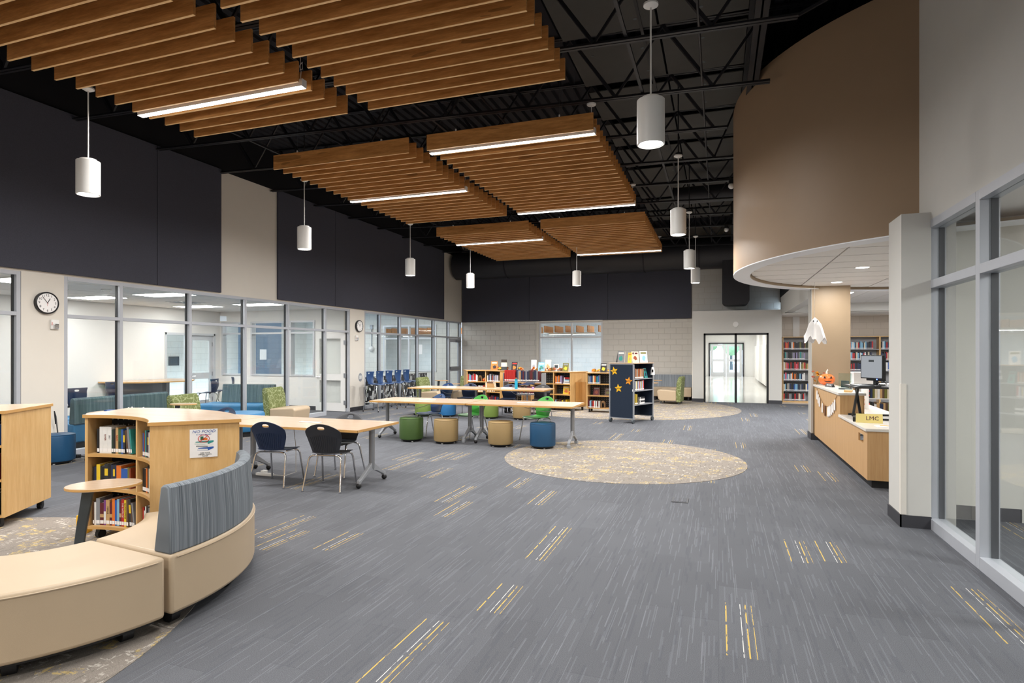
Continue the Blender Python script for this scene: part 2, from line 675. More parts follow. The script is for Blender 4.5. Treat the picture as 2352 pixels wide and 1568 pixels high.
M['pages'] = plain('book_pages', '#e6dfcf', .8)

# ================================================================== SETTING
XL, XR, YB, ZH = -9.62, 1.87, 21.48, 2.83
YF = -6.0


def zj(x):           # underside of the roof joists (roof falls to the right)
    return 5.30 - .030 * (x + 9.62)


floor = struct(MB().box(-16.2, 8.2, YF, 21.6, -.12, 0).build('floor', M['carpet']), 'grey plank carpet floor with gold and cream thread bundles')
for (cx, cy, r) in ((-1.42, 9.22, 1.82), (-2.75, 17.75, 3.36), (-5.42, 1.60, 2.58)):
    MB().lathe([(1e-6, 0), (r, 0), (r, .004), (1e-6, .004)], (cx, cy, .0), 96).build('carpet_inlay', M['inlay'], floor)
fb = thing('floor_box', 'dark rectangular power floor box set flush in the carpet', 'floor box', (-.40, 6.81, .0))
MB().box(-.088, .088, -.11, .11, .001, .007).build('frame', M['base'], fb, bevel=.003)
for s in (-1, 1):
    MB().box(-.068 if s < 0 else .004, -.004 if s < 0 else .068, -.088, .088, .007, .010).build('lid', M['carpet'], fb)

# ---- left wall: header, piers, acoustic panels
wl = MB()
wl.box(XL - .2, XL, YF, YB + .2, ZH, 5.36)
wl.box(XL - .2, XL, YF, 3.2, 0, ZH)
wl.box(XL - .2, XL, 5.77, 6.37, 0, ZH)
wl.box(XL - .2, XL, 13.93, 14.63, 0, ZH)
wall_left = struct(wl.build('wall_left', M['paint']))
for a, b in ((-6, -2.4), (-2.4, 1.2), (1.2, 4.35), (4.35, 7.95), (7.95, 9.41), (11.05, 13.2), (13.2, 16.8), (16.8, 19.78)):
    MB().box(XL + .002, XL + .05, a + .004, b - .004, ZH + .03, 5.38).build('acoustic_panel', M['felt'], wall_left, bevel=.006)
struct(MB().box(XL - .2, XL, YF, YB + .2, 5.36, 6.35).build('wall_left_upper', M['black']))
bb = MB()
for a, b in ((YF, 3.2), (5.77, 6.37), (13.93, 14.63)):
    bb.box(XL, XL + .012, a, b, 0, .11)
struct(bb.build('baseboard_left', M['base']))


def storefront(nm, x, dirx, ys, ztr, ztop, door=None, open_door=False, depth=.11, mw=.055):
    """aluminium storefront in a plane x = const; ys = mullion lines"""
    root = bpy.data.objects.new(nm, None)
    C.objects.link(root)
    struct(root)
    x0, x1 = x - depth / 2, x + depth / 2
    for k, y in enumerate(ys):
        MB().box(x0, x1, y - mw / 2, y + mw / 2, 0, ztop).build('mullion', M['alu'], root, bevel=.003)
        for sgn in (-1, 1):
            if (k == 0 and sgn < 0) or (k == len(ys) - 1 and sgn > 0):
                continue
            yy = y + sgn * (mw / 2 + .005)
            MB().box(x - dirx * .03 - .022, x - dirx * .03 + .022, yy - .005, yy + .005, .1, ztop - .05).build('gasket', M['gasket'], root)
    for k in range(len(ys) - 1):
        a, b = ys[k] + mw / 2, ys[k + 1] - mw / 2
        isdoor = door == k
        MB().box(x0, x1, a, b, ztop - mw, ztop).build('head_rail', M['alu'], root)
        MB().box(x0, x1, a, b, ztr - mw / 2, ztr + mw / 2).build('transom_rail', M['alu'], root, bevel=.003)
        MB().box(x - .004, x + .004, a, b, ztr + mw / 2, ztop - mw).build('pane', M['glass'], root)
        if not isdoor:
            MB().box(x0, x1, a, b, 0, .10).build('sill_rail', M['alu'], root, bevel=.003)
            MB().box(x - .004, x + .004, a, b, .10, ztr - mw / 2).build('pane', M['glass'], root)
    return root


def glazed_door(nm, w, h, mat, hinge_side, handle='lever', mid=.95):
    """door leaf along +x from hinge (0,0), origin at hinge foot"""
    d = bpy.data.objects.new(nm, None)
    C.objects.link(d)
    struct(d)
    st, t = .13, .045
    m = MB()
    m.box(0, st, -t / 2, t / 2, .01, h).box(w - st, w, -t / 2, t / 2, .01, h)
    m.box(st, w - st, -t / 2, t / 2, .01, .24).box(st, w - st, -t / 2, t / 2, h - .14, h).box(st, w - st, -t / 2, t / 2, mid - .09, mid + .09)
    m.build('door_leaf', mat, d)
    MB().box(st, w - st, -.004, .004, .24, mid - .09).build('pane', M['glass'], d)
    MB().box(st, w - st, -.004, .004, mid + .09, h - .14).build('pane', M['glass'], d)
    if handle == 'lever':
        for s in (-1, 1):
            MB().cyl((w - .065, s * t / 2, mid), (w - .065, s * (t / 2 + .05), mid), .013).cyl((w - .065, s * (t / 2 + .012), mid), (w - .065, s * (t / 2 + .002), mid), .035).tube([(w - .065, s * (t / 2 + .05), mid), (w - .19, s * (t / 2 + .05), mid)], .011).build('door_handle', M['chrome'], d, smooth=True)
    elif handle == 'bar':
        MB().box(.06, w - .06, t / 2, t / 2 + .07, mid - .02, mid + .09).build('panic_bar', M['grey_metal'], d, bevel=.006)
    for z in (.25, mid + .05, h - .25):
        MB().box(-.02, .03, -t / 2 - .006, t / 2 + .006, z - .06, z + .06).build('hinge', M['grey_metal'], d)
    return d


w1 = storefront('window_1', XL - .06, 1, [3.23, 4.5, 5.74], 2.21, ZH)
w2 = storefront('window_2', XL - .06, 1, [6.40, 7.31, 8.71, 10.12, 11.46, 12.87, 13.90], 2.21, ZH, door=5)
w3 = storefront('window_3', XL - .06, 1, [14.66, 15.5, 16.70, 17.87, 19.07, 20.31, 21.38], 2.21, ZH, door=5)
d1 = glazed_door('door_1', .98, 2.16, M['white'], 1)
d1.location = (XL - .10, 13.84, 0)
d1.rotation_euler = (0, 0, R(178))
d2 = glazed_door('door_2', 1.0, 2.17, M['alu'], 1, 'bar', 1.0)
d2.location = (XL - .06, 21.34, 0)
d2.rotation_euler = (0, 0, R(-90))
MB().box(.1, .38, .02, .09, 2.02, 2.1).box(.16, .2, .05, .16, 2.05, 2.08).build('door_closer', M['grey_metal'], d2)

# ---- back wall (painted concrete block, each block a piece)
BLK = {}


def block_mesh(w_, h_, m):
    k = (round(w_, 3), round(h_, 3), m.name)
    if k not in BLK:
        b = MB()
        c = .004
        b.add([(0, .02, 0), (w_, .02, 0), (w_, .02, h_), (0, .02, h_), (c, 0, c), (w_ - c, 0, c), (w_ - c, 0, h_ - c), (c, 0, h_ - c)],
              [(4, 5, 6, 7), (0, 1, 5, 4), (1, 2, 6, 5), (2, 3, 7, 6), (3, 0, 4, 7)])
        me = b.mesh('block')
        me.materials.append(m)
        BLK[k] = me
    return BLK[k]


def lay_blocks(parent, x0, x1, z0, z1, y, m, hole=None, bw=.4, bh=.2, jt=.006):
    z, row = z0, 0
    while z < z1 - .02:
        h = min(bh, z1 - z)
        x = x0 - (bw / 2 if row % 2 else 0)
        while x < x1 - .01:
            a, b = max(x, x0), min(x + bw, x1)
            segs = [(a, b)]
            if hole and z + h > hole[2] + .01 and z < hole[3] - .01:
                segs = []
                if a < hole[0] - .01:
                    segs.append((a, min(b, hole[0])))
                if b > hole[1] + .01:
                    segs.append((max(a, hole[1]), b))
            for p, q in segs:
                if q - p > .03:
                    o = obj('block', block_mesh(q - p - jt, h - jt, m), parent)
                    o.location = (p + jt / 2, y - .006, z + jt / 2)
            x += bw
        z += bh
        row += 1


HX = (-6.43, -4.0)
wb = MB()
wb.box(-9.62, HX[0], YB, YB + .2, 0, ZH).box(HX[1], -.8, YB, YB + .2, 0, ZH).box(HX[0], HX[1], YB, YB + .2, 0, .7)
wb.box(-9.82, 2.2, YB, YB + .2, ZH, 6.35)
wall_back = struct(wb.build('wall_back', M['joint']))
lay_blocks(wall_back, -9.60, -.82, .1, ZH - .02, YB, M['block'], (HX[0], HX[1], .7, ZH))
wbu = struct(MB().box(-.86, 1.9, YB - .01, YB - .005, 2.9, 5.6).build('wall_back_upper', M['joint']))
lay_blocks(wbu, -.86, 1.9, 2.9, 5.3, YB - .01, M['paint_grey'])
for a, b in ((-9.6, -6.8), (-6.8, -3.8), (-3.8, -.88)):
    MB().box(a + .004, b - .004, YB - .06, YB - .012, ZH - .01, 5.3).build('acoustic_panel', M['felt'], wall_back, bevel=.006)
struct(MB().box(-9.6, -.82, YB - .02, YB - .008, 0, .11).build('baseboard_back', M['base']))
# window in the back wall
w4 = bpy.data.objects.new('window_4', None)
C.objects.link(w4)
struct(w4)
yw = YB + .06
for x in (HX[0] + .03, sum(HX) / 2 + .05, HX[1] - .03):
    MB().box(x - .03, x + .03, yw - .055, yw + .055, .7, ZH - .06).build('mullion', M['alu_white'], w4)
for z in (.73, 2.2, ZH - .08):
    MB().box(HX[0], HX[1], yw - .05, yw + .05, z - .03, z + .03).build('rail', M['alu_white'], w4)
MB().box(HX[0], HX[1], YB - .03, YB + .1, ZH - .06, ZH - .02).build('head_trim', M['paint'], w4)
MB().box(HX[0] - .09, HX[0], YB - .05, YB + .1, .68, ZH - .02).build('side_trim', M['paint'], w4)
for a, b in ((HX[0] + .06, sum(HX) / 2 + .02), (sum(HX) / 2 + .08, HX[1] - .06)):
    for z0, z1 in ((.76, 2.17), (2.23, ZH - .11)):
        MB().box(a, b, yw - .004, yw + .004, z0, z1).build('pane', M['glass'], w4)

# ---- portal with the pair of glass doors
YP = 20.5
wp = MB()
wp.box(-.82, -.46, YP, YP + .25, 0, 2.93).box(1.52, 1.90, YP, YP + .25, 0, 2.93).box(-.46, 1.52, YP, YP + .25, 2.26, 2.93)
wp.box(-.82, -.62, YP + .25, YB, 0, 2.93).box(1.7, 1.9, YP + .25, YB + .2, 0, 2.93).box(-.82, 1.9, YP, YB, 2.93, 3.0)
portal = struct(wp.build('wall_portal', M['paint_grey']))
for x in (-.815, -.475, 1.535, 1.885):
    MB().box(x - .012, x + .012, YP - .008, YP, .11, 1.32).build('corner_guard', M['paint'], portal)
sd_ = MB().lathe([(1e-6, 0), (.075, 0), (.085, -.01), (.085, -.02), (1e-6, -.02)], (0, 0, 0), 24).build('speaker_disc', M['paint_white'], portal, smooth=True)
sd_.location = (.53, YP - .001, 2.55)
sd_.rotation_euler = (R(-90), 0, 0)
struct(MB().box(-.83, -.46, YP - .012, YP, 0, .11).box(1.52, 1.905, YP - .012, YP, 0, .11).build('baseboard_portal', M['base']))
d3 = bpy.data.objects.new('door_3', None)
C.objects.link(d3)
struct(d3)
for a, b in ((-.46, -.40), (.50, .57), (1.46, 1.52)):
    MB().box(a, b, YP + .02, YP + .13, 0, 2.26).build('frame_post', M['gasket'], d3)
MB().box(-.46, 1.52, YP + .02, YP + .13, 2.2, 2.26).build('frame_head', M['gasket'], d3)
for a, b in ((-.40, .50), (.57, 1.46)):
    MB().box(a, b, YP + .07, YP + .078, .01, 2.2).build('pane', M['glass'], d3)

# ---- corridor beyond the portal
struct(MB().box(-1.6, 6.5, 20.62, 44.5, -.1, .002).build('floor_corridor', M['white_shine']))
cw = MB()
cw.box(-1.15, -.95, YB + .2, 44, 0, 2.9).box(2.35, 2.55, YB + .2, 44, 0, 2.9)
cw.box(-1.15, -.6, 42.5, 42.7, 0, 2.9).box(1.6, 2.5, 42.5, 42.7, 0, 2.9).box(-.6, 1.6, 42.5, 42.7, 2.25, 2.9)
cw.box(2.1, 2.35, 26.0, 27.6, 0, 2.3)
struct(cw.build('wall_corridor', M['paint_white']))
struct(MB().box(2.05, 2.34, 21.9, 24.6, .1, 2.8).build('wall_corridor_right', M['block_cool']))
struct(MB().box(-1.3, 2.7, YB + .2, 44, 2.9, 3.0).build('ceiling_corridor', M['paint_white']))
struct(MB().box(-.95, -.94, 22, 42, 0, .11).box(2.03, 2.05, 21.9, 24.6, 0, .11).box(2.08, 2.1, 26, 27.6, 0, .11).box(2.08, 2.36, 25.98, 26, 0, .11).build('baseboard_corridor', M['base']))
for y0 in (29, 31.2, 33.4, 35.6):
    t = thing('locker', 'white steel corridor locker seen through the glass portal doors', 'locker', (2.33, y0, 0), 0, 'corridor lockers')
    MB().box(-.3, 0, 0, 2.1, .1, 2.0).build('body', M['white'], t, bevel=.01)
    for k in range(5):
        MB().box(-.312, -.3, .02 + k * .42, .4 + k * .42, .14, 1.96).build('locker_door', M['paint_white'], t)
d4 = bpy.data.objects.new('door_4', None)
C.objects.link(d4)
struct(d4)
for x in (-.57, 1.57):
    MB().box(x - .05, x + .05, 42.4, 42.5, 0, 2.25).build('frame_post', M['base'], d4)
MB().box(-.6, 1.6, 42.4, 42.5, 2.18, 2.27).build('frame_head', M['base'], d4)
for x0 in (-.5, .52):
    m = MB()
    m.box(x0, x0 + .17, 42.44, 42.49, 0, 2.17).box(x0 + .81, x0 + .98, 42.44, 42.49, 0, 2.17)
    for z0, z1 in ((0, .28), (1.0, 1.16), (2.03, 2.17)):
        m.box(x0 + .17, x0 + .81, 42.44, 42.49, z0, z1)
    m.build('door_leaf', M['alu_white'], d4)
    for z0, z1 in ((.28, 1.0), (1.16, 2.03)):
        MB().box(x0 + .17, x0 + .81, 42.46, 42.468, z0, z1).build('pane', M['glass'], d4)
struct(MB().box(-30, 30, 44.5, 90, -.3, -.1).build('floor_outdoors', plain('concrete_apron', '#b8b8b4', .9)))
for k, x in enumerate((-4, -1.5, 1.2, 3.8)):
    t = thing('tree', 'leafy tree outdoors beyond the corridor end doors', 'tree', (x, 62 + 3 * (k % 2), -.2), k, 'trees beyond the end doors')
    MB().cyl((0, 0, 0), (0, 0, 2.5), .16, .1, 8).build('trunk', M['dark_grey'], t)
    m = MB()
    for q in range(14):
        a = q * 2.4
        m.ball((math.cos(a) * .9 * (q % 3) / 2, math.sin(a) * .9 * (q % 3) / 2, 2.2 + q * .22), .75 + .2 * math.sin(q * 3), 8, 6)
    m.build('crown', plain('foliage', '#8fae84', .9, var=.4, sc=4), t, smooth=True)
for y in (25, 30, 35, 40):
    t = thing('ceiling_panel_light', 'flat square light panel in the corridor ceiling', 'light', (.6, y, 2.9), 0, 'corridor ceiling lights')
    MB().box(-.6, .6, -.3, .3, -.02, 0).build('frame', M['white'], t)
    MB().box(-.57, .57, -.27, .27, -.024, -.02).build('diffuser', M['lamp'], t)
    area_light('corridor_lamp', (.6, y, 2.865), 1.1, .5, 45, (1, .98, .95))

# ---- corridor behind the back window (slatted ceiling, pale blue block wall)
def far_block(name, c1, c2, mort):
    g = NT(name, .65)
    p = g.pos('World')
    x, y, z = g.sep(p)
    br = g.n('ShaderNodeTexBrick')
    g.put(br.inputs['Vector'], g.comb(g.math('ADD', x, y), z, 0))
    br.inputs['Scale'].default_value = 1
    br.inputs['Brick Width'].default_value = .4
    br.inputs['Row Height'].default_value = .2
    br.inputs['Mortar Size'].default_value = .005
    for i, c in ((1, c1), (2, c2), (3, mort)):
        br.inputs[i].default_value = lin(c)
    return g.col(br.outputs[0])


FB_COOL = far_block('far_block_cool', '#c3cfdb', '#bccad8', '#a9b7c5')
FB_WARM = far_block('far_block_warm', '#dcdad2', '#d7d5cd', '#c2c0b8')
FB_BLUE = far_block('far_block_blue', '#6d8196', '#687c92', '#5a6c80')
struct(MB().box(-16.2, -1.3, 25.2, 25.4, 0, 3.4).build('wall_rear_corridor', FB_COOL))
struct(MB().box(-16.4, -1.15, YB + .2, 25.4, 3.4, 3.5).build('ceiling_rear_corridor', M['paint_white']))
struct(MB().box(-16.4, -1.2, YB + .1, 25.4, -.1, -.002).build('floor_rear_corridor', M['white_shine']))
struct(MB().box(-16.4, -16.2, YB, 25.4, 0, 3.4).box(-1.35, -1.15, YB + .2, 25.4, 0, 3.4).build('wall_rear_corridor_end', M['paint_white']))
tb = thing('ceiling_baffle', 'row of short timber baffles in the corridor behind the back window', 'ceiling baffle', (0, 0, 0))
for k in range(30):
    x = -15 + k * .44
    MB().box(x, x + .03, 22.9, 24.2, 2.44, 2.70).build('slat', [M['slat']], tb, rz=0)
for x in (-12.4, -5.6):
    t = thing('linear_light', 'white linear light hung beneath the timber baffles of the rear corridor', 'light', (x, 23.3, 2.36), R(-8), 'rear corridor linear lights')
    MB().box(-1.0, 1.0, -.04, .04, 0, .07).build('housing', M['white'], t)
    MB().box(-.98, .98, -.035, .035, -.004, 0).build('diffuser', M['lamp'], t)
    for xx in (-.8, .8):
        MB().cyl((xx, 0, .07), (xx, 0, 1.03), .004, n=6).build('cable', M['cord'], t)
    area_light('rear_lamp', (x, 23.3, 2.345), 1.9, .07, 60, (1, .98, .95), (0, 0, R(-8)))
    area_light('rear_lamp', (x + 2.6, 24.4, 3.38), 2, .5, 60, (1, .98, .95))

# ---- rooms behind the left glazing
XA, YA = -14.3, 14.0
ra = MB()
ra.box(XA - .2, XA, -2, 12.10, 0, 2.9).box(XA - .2, XA, 13.80, YA, 0, 2.9).box(XA - .2, XA, 12.10, 13.80, 2.19, 2.9)
ra.box(XA, XL - .2, -2.2, -2, 0, 2.9)
ra.box(XA, XL - .2, YA, YA + .12, 0, .95).box(XA, XL - .2, YA, YA + .12, 2.55, 2.9)
for a, b in ((XA, -14.22), (-13.32, -13.12), (-10.84, XL - .1)):
    ra.box(a, b, YA, YA + .12, .95, 2.55)
struct(ra.build('wall_study_room', M['paint_white']))
struct(MB().box(XA, XA + .012, -2, 12.1, 0, .11).box(XA, XL - .2, YA - .012, YA, 0, .11).build('baseboard_study_room', M['base']))
w5 = bpy.data.objects.new('window_5', None)
C.objects.link(w5)
struct(w5)
for a, b in ((-14.22, -13.32), (-13.12, -11.70), (-11.70, -10.84)):
    for x in (a + .025, b - .025):
        MB().box(x - .025, x + .025, YA - .03, YA + .14, .95, 2.55).build('jamb', M['alu_white'], w5)
    for z in (.975, 2.2, 2.525):
        MB().box(a + .05, b - .05, YA - .025, YA + .135, z - .025, z + .025).build('rail', M['alu_white'], w5)
    for z0, z1 in ((1.0, 2.175), (2.225, 2.5)):
        MB().box(a + .05, b - .05, YA + .05, YA + .058, z0, z1).build('pane', M['glass'], w5)
# door and sidelight in the study room's far left wall
d5 = glazed_door('door_5', .86, 2.13, M['alu_white'], 1, 'lever', .95)
d5.location = (XA - .06, 13.76, 0)
d5.rotation_euler = (0, 0, R(-90))
w6 = bpy.data.objects.new('window_6', None)
C.objects.link(w6)
struct(w6)
for y in (12.12, 12.86, 13.78):
    MB().box(XA - .14, XA + .02, y - .03, y + .03, 0, 2.19).build('jamb', M['alu_white'], w6)
MB().box(XA - .14, XA + .02, 12.1, 13.8, 2.13, 2.19).build('head', M['alu_white'], w6)
MB().box(XA - .14, XA + .02, 12.15, 12.83, 0, .1).build('sill', M['alu_white'], w6)
MB().box(XA - .06, XA - .052, 12.15, 12.83, .1, 2.13).build('pane', M['glass'], w6)
struct(MB().box(-17.3, -17.1, 9, 21.6, 0, 3.2).box(-17.3, XA - .2, 8.9, 9.0, 0, 3.2).build('wall_side_hall', FB_WARM))
struct(MB().box(-17.4, XA - .1, 8.9, 16, 2.9, 3.0).build('ceiling_side_hall', M['paint_white']))
tag(MB().box(-17.095, -17.08, 14.6, 15.0, 1.2, 1.5).build('wall_plaque', M['dark_grey']), 'small dark square plaque on the pale block wall beyond the sidelight', 'plaque')
area_light('side_hall_lamp', (-15.8, 12.2, 2.88), 1.2, 1.2, 70, (1, .98, .95))
# far study room (behind the second glazing)
struct(MB().box(-17.3, -16.6, 17.6, 19.35, 0, 3.3).build('wall_slate_blue', FB_BLUE))
hw = (-13.2, -10.75)
rb = MB()
rb.box(-17.2, hw[0], YB, YB + .2, 0, 3.3).box(hw[1], XL - .2, YB, YB + .2, 0, 3.3).box(hw[0], hw[1], YB, YB + .2, 0, .85).box(hw[0], hw[1], YB, YB + .2, 2.75, 3.3)
struct(rb.build('wall_far_study_room', FB_WARM))
w7 = bpy.data.objects.new('window_7', None)
C.objects.link(w7)
struct(w7)
for x in (hw[0] + .03, -12.0, hw[1] - .03):
    MB().box(x - .03, x + .03, YB - .03, YB + .1, .85, 2.75).build('mullion', M['alu_white'], w7)
for z in (.88, 2.2, 2.72):
    MB().box(hw[0], hw[1], YB - .025, YB + .095, z - .03, z + .03).build('rail', M['alu_white'], w7)
for a, b in ((hw[0] + .06, -12.03), (-11.97, hw[1] - .06)):
    for z0, z1 in ((.91, 2.17), (2.23, 2.69)):
        MB().box(a, b, YB + .03, YB + .038, z0, z1).build('pane', M['glass'], w7)
tp = tag(MB().box(-11.75, -11.4, YB + .02, YB + .025, 1.55, 1.95).build('paper_notice', M['paper']), 'white paper notice taped inside the far study room window', 'notice')
cond = thing('wall_conduit', 'grey surface conduit with boxes on the pale block wall of the far study room', 'conduit', (-13.75, YB - .04, 0))
MB().cyl((0, 0, 1.85), (0, 0, 2.65), .018, n=8).build('pipe', M['mid_grey'], cond)
MB().box(-.06, .06, -.03, .03, 2.6, 2.78).build('junction_box', M['mid_grey'], cond)
MB().ball((0, -.03, 1.78), .11, 12, 8).build('horn', M['white'], cond, smooth=True)


def act_ceiling(nm, x0, x1, y0, y1, z, tx=.61, ty=1.22, lights=(), keep=None):
    root = struct(MB().box(x0, x1, y0, y1, z + .012, z + .06).build(nm, M['grid']))
    nx, ny = int((x1 - x0) / tx) + 1, int((y1 - y0) / ty) + 1
    cache = {}
    for i in range(nx):
        for j in range(ny):
            a, b = x0 + i * tx, min(x0 + (i + 1) * tx, x1)
            c, d = y0 + j * ty, min(y0 + (j + 1) * ty, y1)
            if b - a < .05 or d - c < .05 or (i, j) in lights:
                continue
            if keep and not keep(a, b, c, d):
                continue
            k = (round(b - a, 3), round(d - c, 3))
            if k not in cache:
                me = MB().box(0, k[0] - .016, 0, k[1] - .016, 0, .010).mesh('ceiling_tile')
                me.materials.append(M['tile'])
                cache[k] = me
            o = obj('ceiling_tile', cache[k], root)
            o.location = (a + .008, c + .008, z)
    return root


def panel_light(x, y, z, sx, sy, power, label, group):
    t = thing('ceiling_panel_light', label, 'light', (x, y, z), 0, group)
    MB().box(-sx / 2, sx / 2, -sy / 2, sy / 2, -.008, .008).build('frame', M['white'], t)
    MB().box(-sx / 2 + .03, sx / 2 - .03, -sy / 2 + .03, sy / 2 - .03, -.012, -.008).build('diffuser', M['lamp'], t)
    area_light('panel_lamp', (x, y, z - .02), sx - .08, sy - .08, power, (.98, .99, 1))
    return t


act_ceiling('ceiling_study_room', XA, XL - .2, 2.0, YA, 2.86, 1.22, .61)
struct(MB().box(XA, XL - .2, -2.2, 2.0, 2.86, 2.93).build('ceiling_study_room_near', M['paint_white']))
for x, y in ((-11.0, 6.6), (-13.0, 6.6), (-11.0, 9.3), (-13.0, 9.3), (-11.0, 12.0), (-13.0, 12.0), (-12, 3.2), (-12, .5)):
    panel_light(x, y, 2.855, 1.2, .6, PANEL_W, 'lit rectangular panel in the study room tile ceiling behind the glazing', 'study room ceiling lights')
for x, y in ((-12.1, 7.6), (-12.2, 10.9)):
    t = thing('ceiling_diffuser', 'square slotted air diffuser in the study room ceiling', 'vent', (x, y, 2.858), 0, 'study room air vents')
    MB().box(-.3, .3, -.3, .3, -.01, 0).build('plate', M['white'], t)
    for q in range(4):
        MB().box(-.25 + q * .13, -.17 + q * .13, -.25, .25, -.014, -.01).build('slot', M['dark_grey'], t)
t = thing('smoke_detector', 'round white smoke detector on the study room ceiling', 'detector', (-11.2, 8.2, 2.858))
MB().lathe([(1e-6, -.05), (.05, -.05), (.06, -.02), (.09, -.018), (.09, 0), (1e-6, 0)], (0, 0, 0), 20).build('shell', M['white'], t, smooth=True)
struct(MB().box(-17.4, XL - .15, YA + .12, YB + .2, 3.3, 3.4).build('ceiling_far_study_room', plain('pale_blue_soffit', '#9fb6cb', .8)))
for x, y in ((-11.2, 16.2), (-11.2, 19.2), (-14.4, 16.2), (-14.4, 19.2)):
    panel_light(x, y, 3.285, 2.0, .14, 48, 'slim lit strip on the blue ceiling of the far study room', 'far study room ceiling strips')
tag(MB().box(-16.595, -16.585, 18.15, 18.5, 1.35, 1.75).build('paper_notice', M['paper']), 'white paper notice on the slate blue wall seen through two panes', 'notice')

# ---- right wall: glazing, header, pier
wr = MB()
wr.box(XR, XR + .2, YF, 6.95, 2.88, 6.35).box(XR, XR + .2, YF, .5, 0, 2.88)
wr.box(1.63, 1.87, 6.47, 6.90, 0, 2.95).box(1.87, 2.1, 6.58, 7.1, 0, 2.88)
wall_right = struct(wr.build('wall_right', M['paint_grey']))
MB().box(1.622, 1.67, 6.462, 6.50, .12, 1.35).build('corner_guard', M['paint'], wall_right)
struct(MB().box(1.618, 1.87, 6.458, 6.47, 0, .115).box(1.618, 1.63, 6.458, 6.90, 0, .115).build('baseboard_right', M['base']))
w8 = storefront('window_8', XR + .06, -1, [.55, 2.0, 3.2, 4.3, 5.42, 6.535], 2.28, 2.88, depth=.13, mw=.075)
rd = MB()
rd.box(2.07, 2.75, 7.0, 7.15, 0, 3.0).box(2.75, 2.9, 7.0, 7.9, 0, 3.0).box(2.9, 6.2, 7.75, 7.9, 0, 3.0).box(6.0, 6.2, -2, 7.8, 0, 3.0).box(2.07, 6.2, -2.2, -2, 0, 3.0)
struct(rd.build('wall_office', plain('office_paint', '#dcdad2', .8, var=.02)))
struct(MB().box(2.07, 2.76, 6.988, 7.0, 0, .13).box(2.75, 2.762, 6.988, 7.75, 0, .13).box(2.9, 6, 7.738, 7.75, 0, .13).build('baseboard_office', M['base']))
struct(MB().box(2.07, 6.2, -2.2, 7.9, 2.95, 3.05).build('ceiling_office', M['paint_white']))
for y in (1.0, 4.2):
    panel_light(4.0, y, 2.945, 1.2, .6, 60, 'lit rectangular panel in the ceiling of the glazed office', 'office ceiling lights')
t = thing('wall_outlet', 'white double outlet plate on the office wall behind glass', 'outlet', (3.05, 7.735, .9))
MB().box(-.04, .04, 0, .015, -.06, .06).build('plate', M['white'], t, bevel=.004)
for z in (-.028, .028):
    MB().box(-.016, .016, -.003, 0, z - .014, z + .014).build('socket', M['grid'], t)

# ---- brown drum bulkhead over the desk with its tile ceiling
DC, DR, DZ0, DZ1 = (3.65, 9.75), 3.43, 2.84, 5.32
dr = MB()
dr.arc(DC[0], DC[1], DR - .06, DR, 118, 242, DZ0, DZ1, 72)
drum = struct(dr.build('ceiling_drum', M['brown'], smooth=True))
MB().arc(DC[0], DC[1], DR - .24, DR + .001, 100, 260, DZ0 - .012, DZ0, 96).build('soffit_lip', M['white_lip'], drum)
MB().arc(DC[0], DC[1], DR - .25, DR - .24, 100, 260, DZ0 - .004, DZ0 + .07, 96).build('reveal', M['tan_col'], drum)
MB().arc(DC[0], DC[1], .3, DR - .02, 118, 242, DZ1 - .02, DZ1, 72).build('drum_lid', M['black'], drum)


def inside(a, b, c, d):
    q = DR - .27
    return all((x - DC[0]) ** 2 + (y - DC[1]) ** 2 < q * q for x, y in ((a, c), (b, c), (a, d), (b, d)))


act = struct(MB().lathe([(1e-6, 0), (DR - .25, 0), (DR - .25, .03), (1e-6, .03)], (DC[0], DC[1], DZ0 + .052), 96).build('ceiling_desk', plain('desk_ceiling_grid', '#8d8781', .6)))


def clip_tile(poly, q):
    """clip a rectangle to the circle by pulling outside corners radially in (dense outline)"""
    out = []
    for i in range(len(poly)):
        p, n2 = poly[i], poly[(i + 1) % len(poly)]
        for k in range(10):
            x, y = p[0] + (n2[0] - p[0]) * k / 10, p[1] + (n2[1] - p[1]) * k / 10
            if x * x + y * y < q * q:
                out.append((x, y))
            else:
                # keep border points by projecting only along the tile's own extent
                l = math.hypot(x, y)
                xx, yy = x * q / l, y * q / l
                xs, ys = [a for a, _ in poly], [b for _, b in poly]
                if min(xs) - 1e-6 <= xx <= max(xs) + 1e-6 and min(ys) - 1e-6 <= yy <= max(ys) + 1e-6:
                    out.append((xx, yy))
    return out


q = DR - .26
for i in range(-5, 6):
    for j in range(-12, 12):
        a, b, c, d = i * 1.22 + .25, (i + 1) * 1.22 + .228, j * .61, (j + 1) * .61 - .032
        if min(abs(a), abs(b)) > q and a * b > 0:
            continue
        poly = clip_tile([(a, c), (b, c), (b, d), (a, d)], q)
        if len(poly) < 5:
            continue
        if max(p[0] for p in poly) - min(p[0] for p in poly) < .04 or max(p[1] for p in poly) - min(p[1] for p in poly) < .04:
            continue
        if (a + DC[0]) > 4.6:
            continue
        MB().prism([(p[0] + DC[0], p[1] + DC[1]) for p in poly], DZ0 + .04, DZ0 + .053).build('ceiling_tile', M['tile'], act)
for x, y in ((1.98, 9.79), (1.97, 11.72), (3.4, 9.0), (3.4, 10.9)):
    t = thing('downlight', 'round recessed downlight in the tile ceiling above the desk', 'light', (x, y, DZ0 + .04), 0, 'desk downlights')
    MB().lathe([(.085, 0), (.105, -.006), (.105, 0)], (0, 0, 0), 24).build('trim_ring', M['white'], t)
    MB().lathe([(1e-6, -.003), (.085, -.003), (.085, 0), (1e-6, 0)], (0, 0, 0), 24).build('diffuser', M['lamp'], t)
    area_light('downlight_lamp', (x, y, DZ0 + .028), .15, .15, 19, (1, .96, .9))

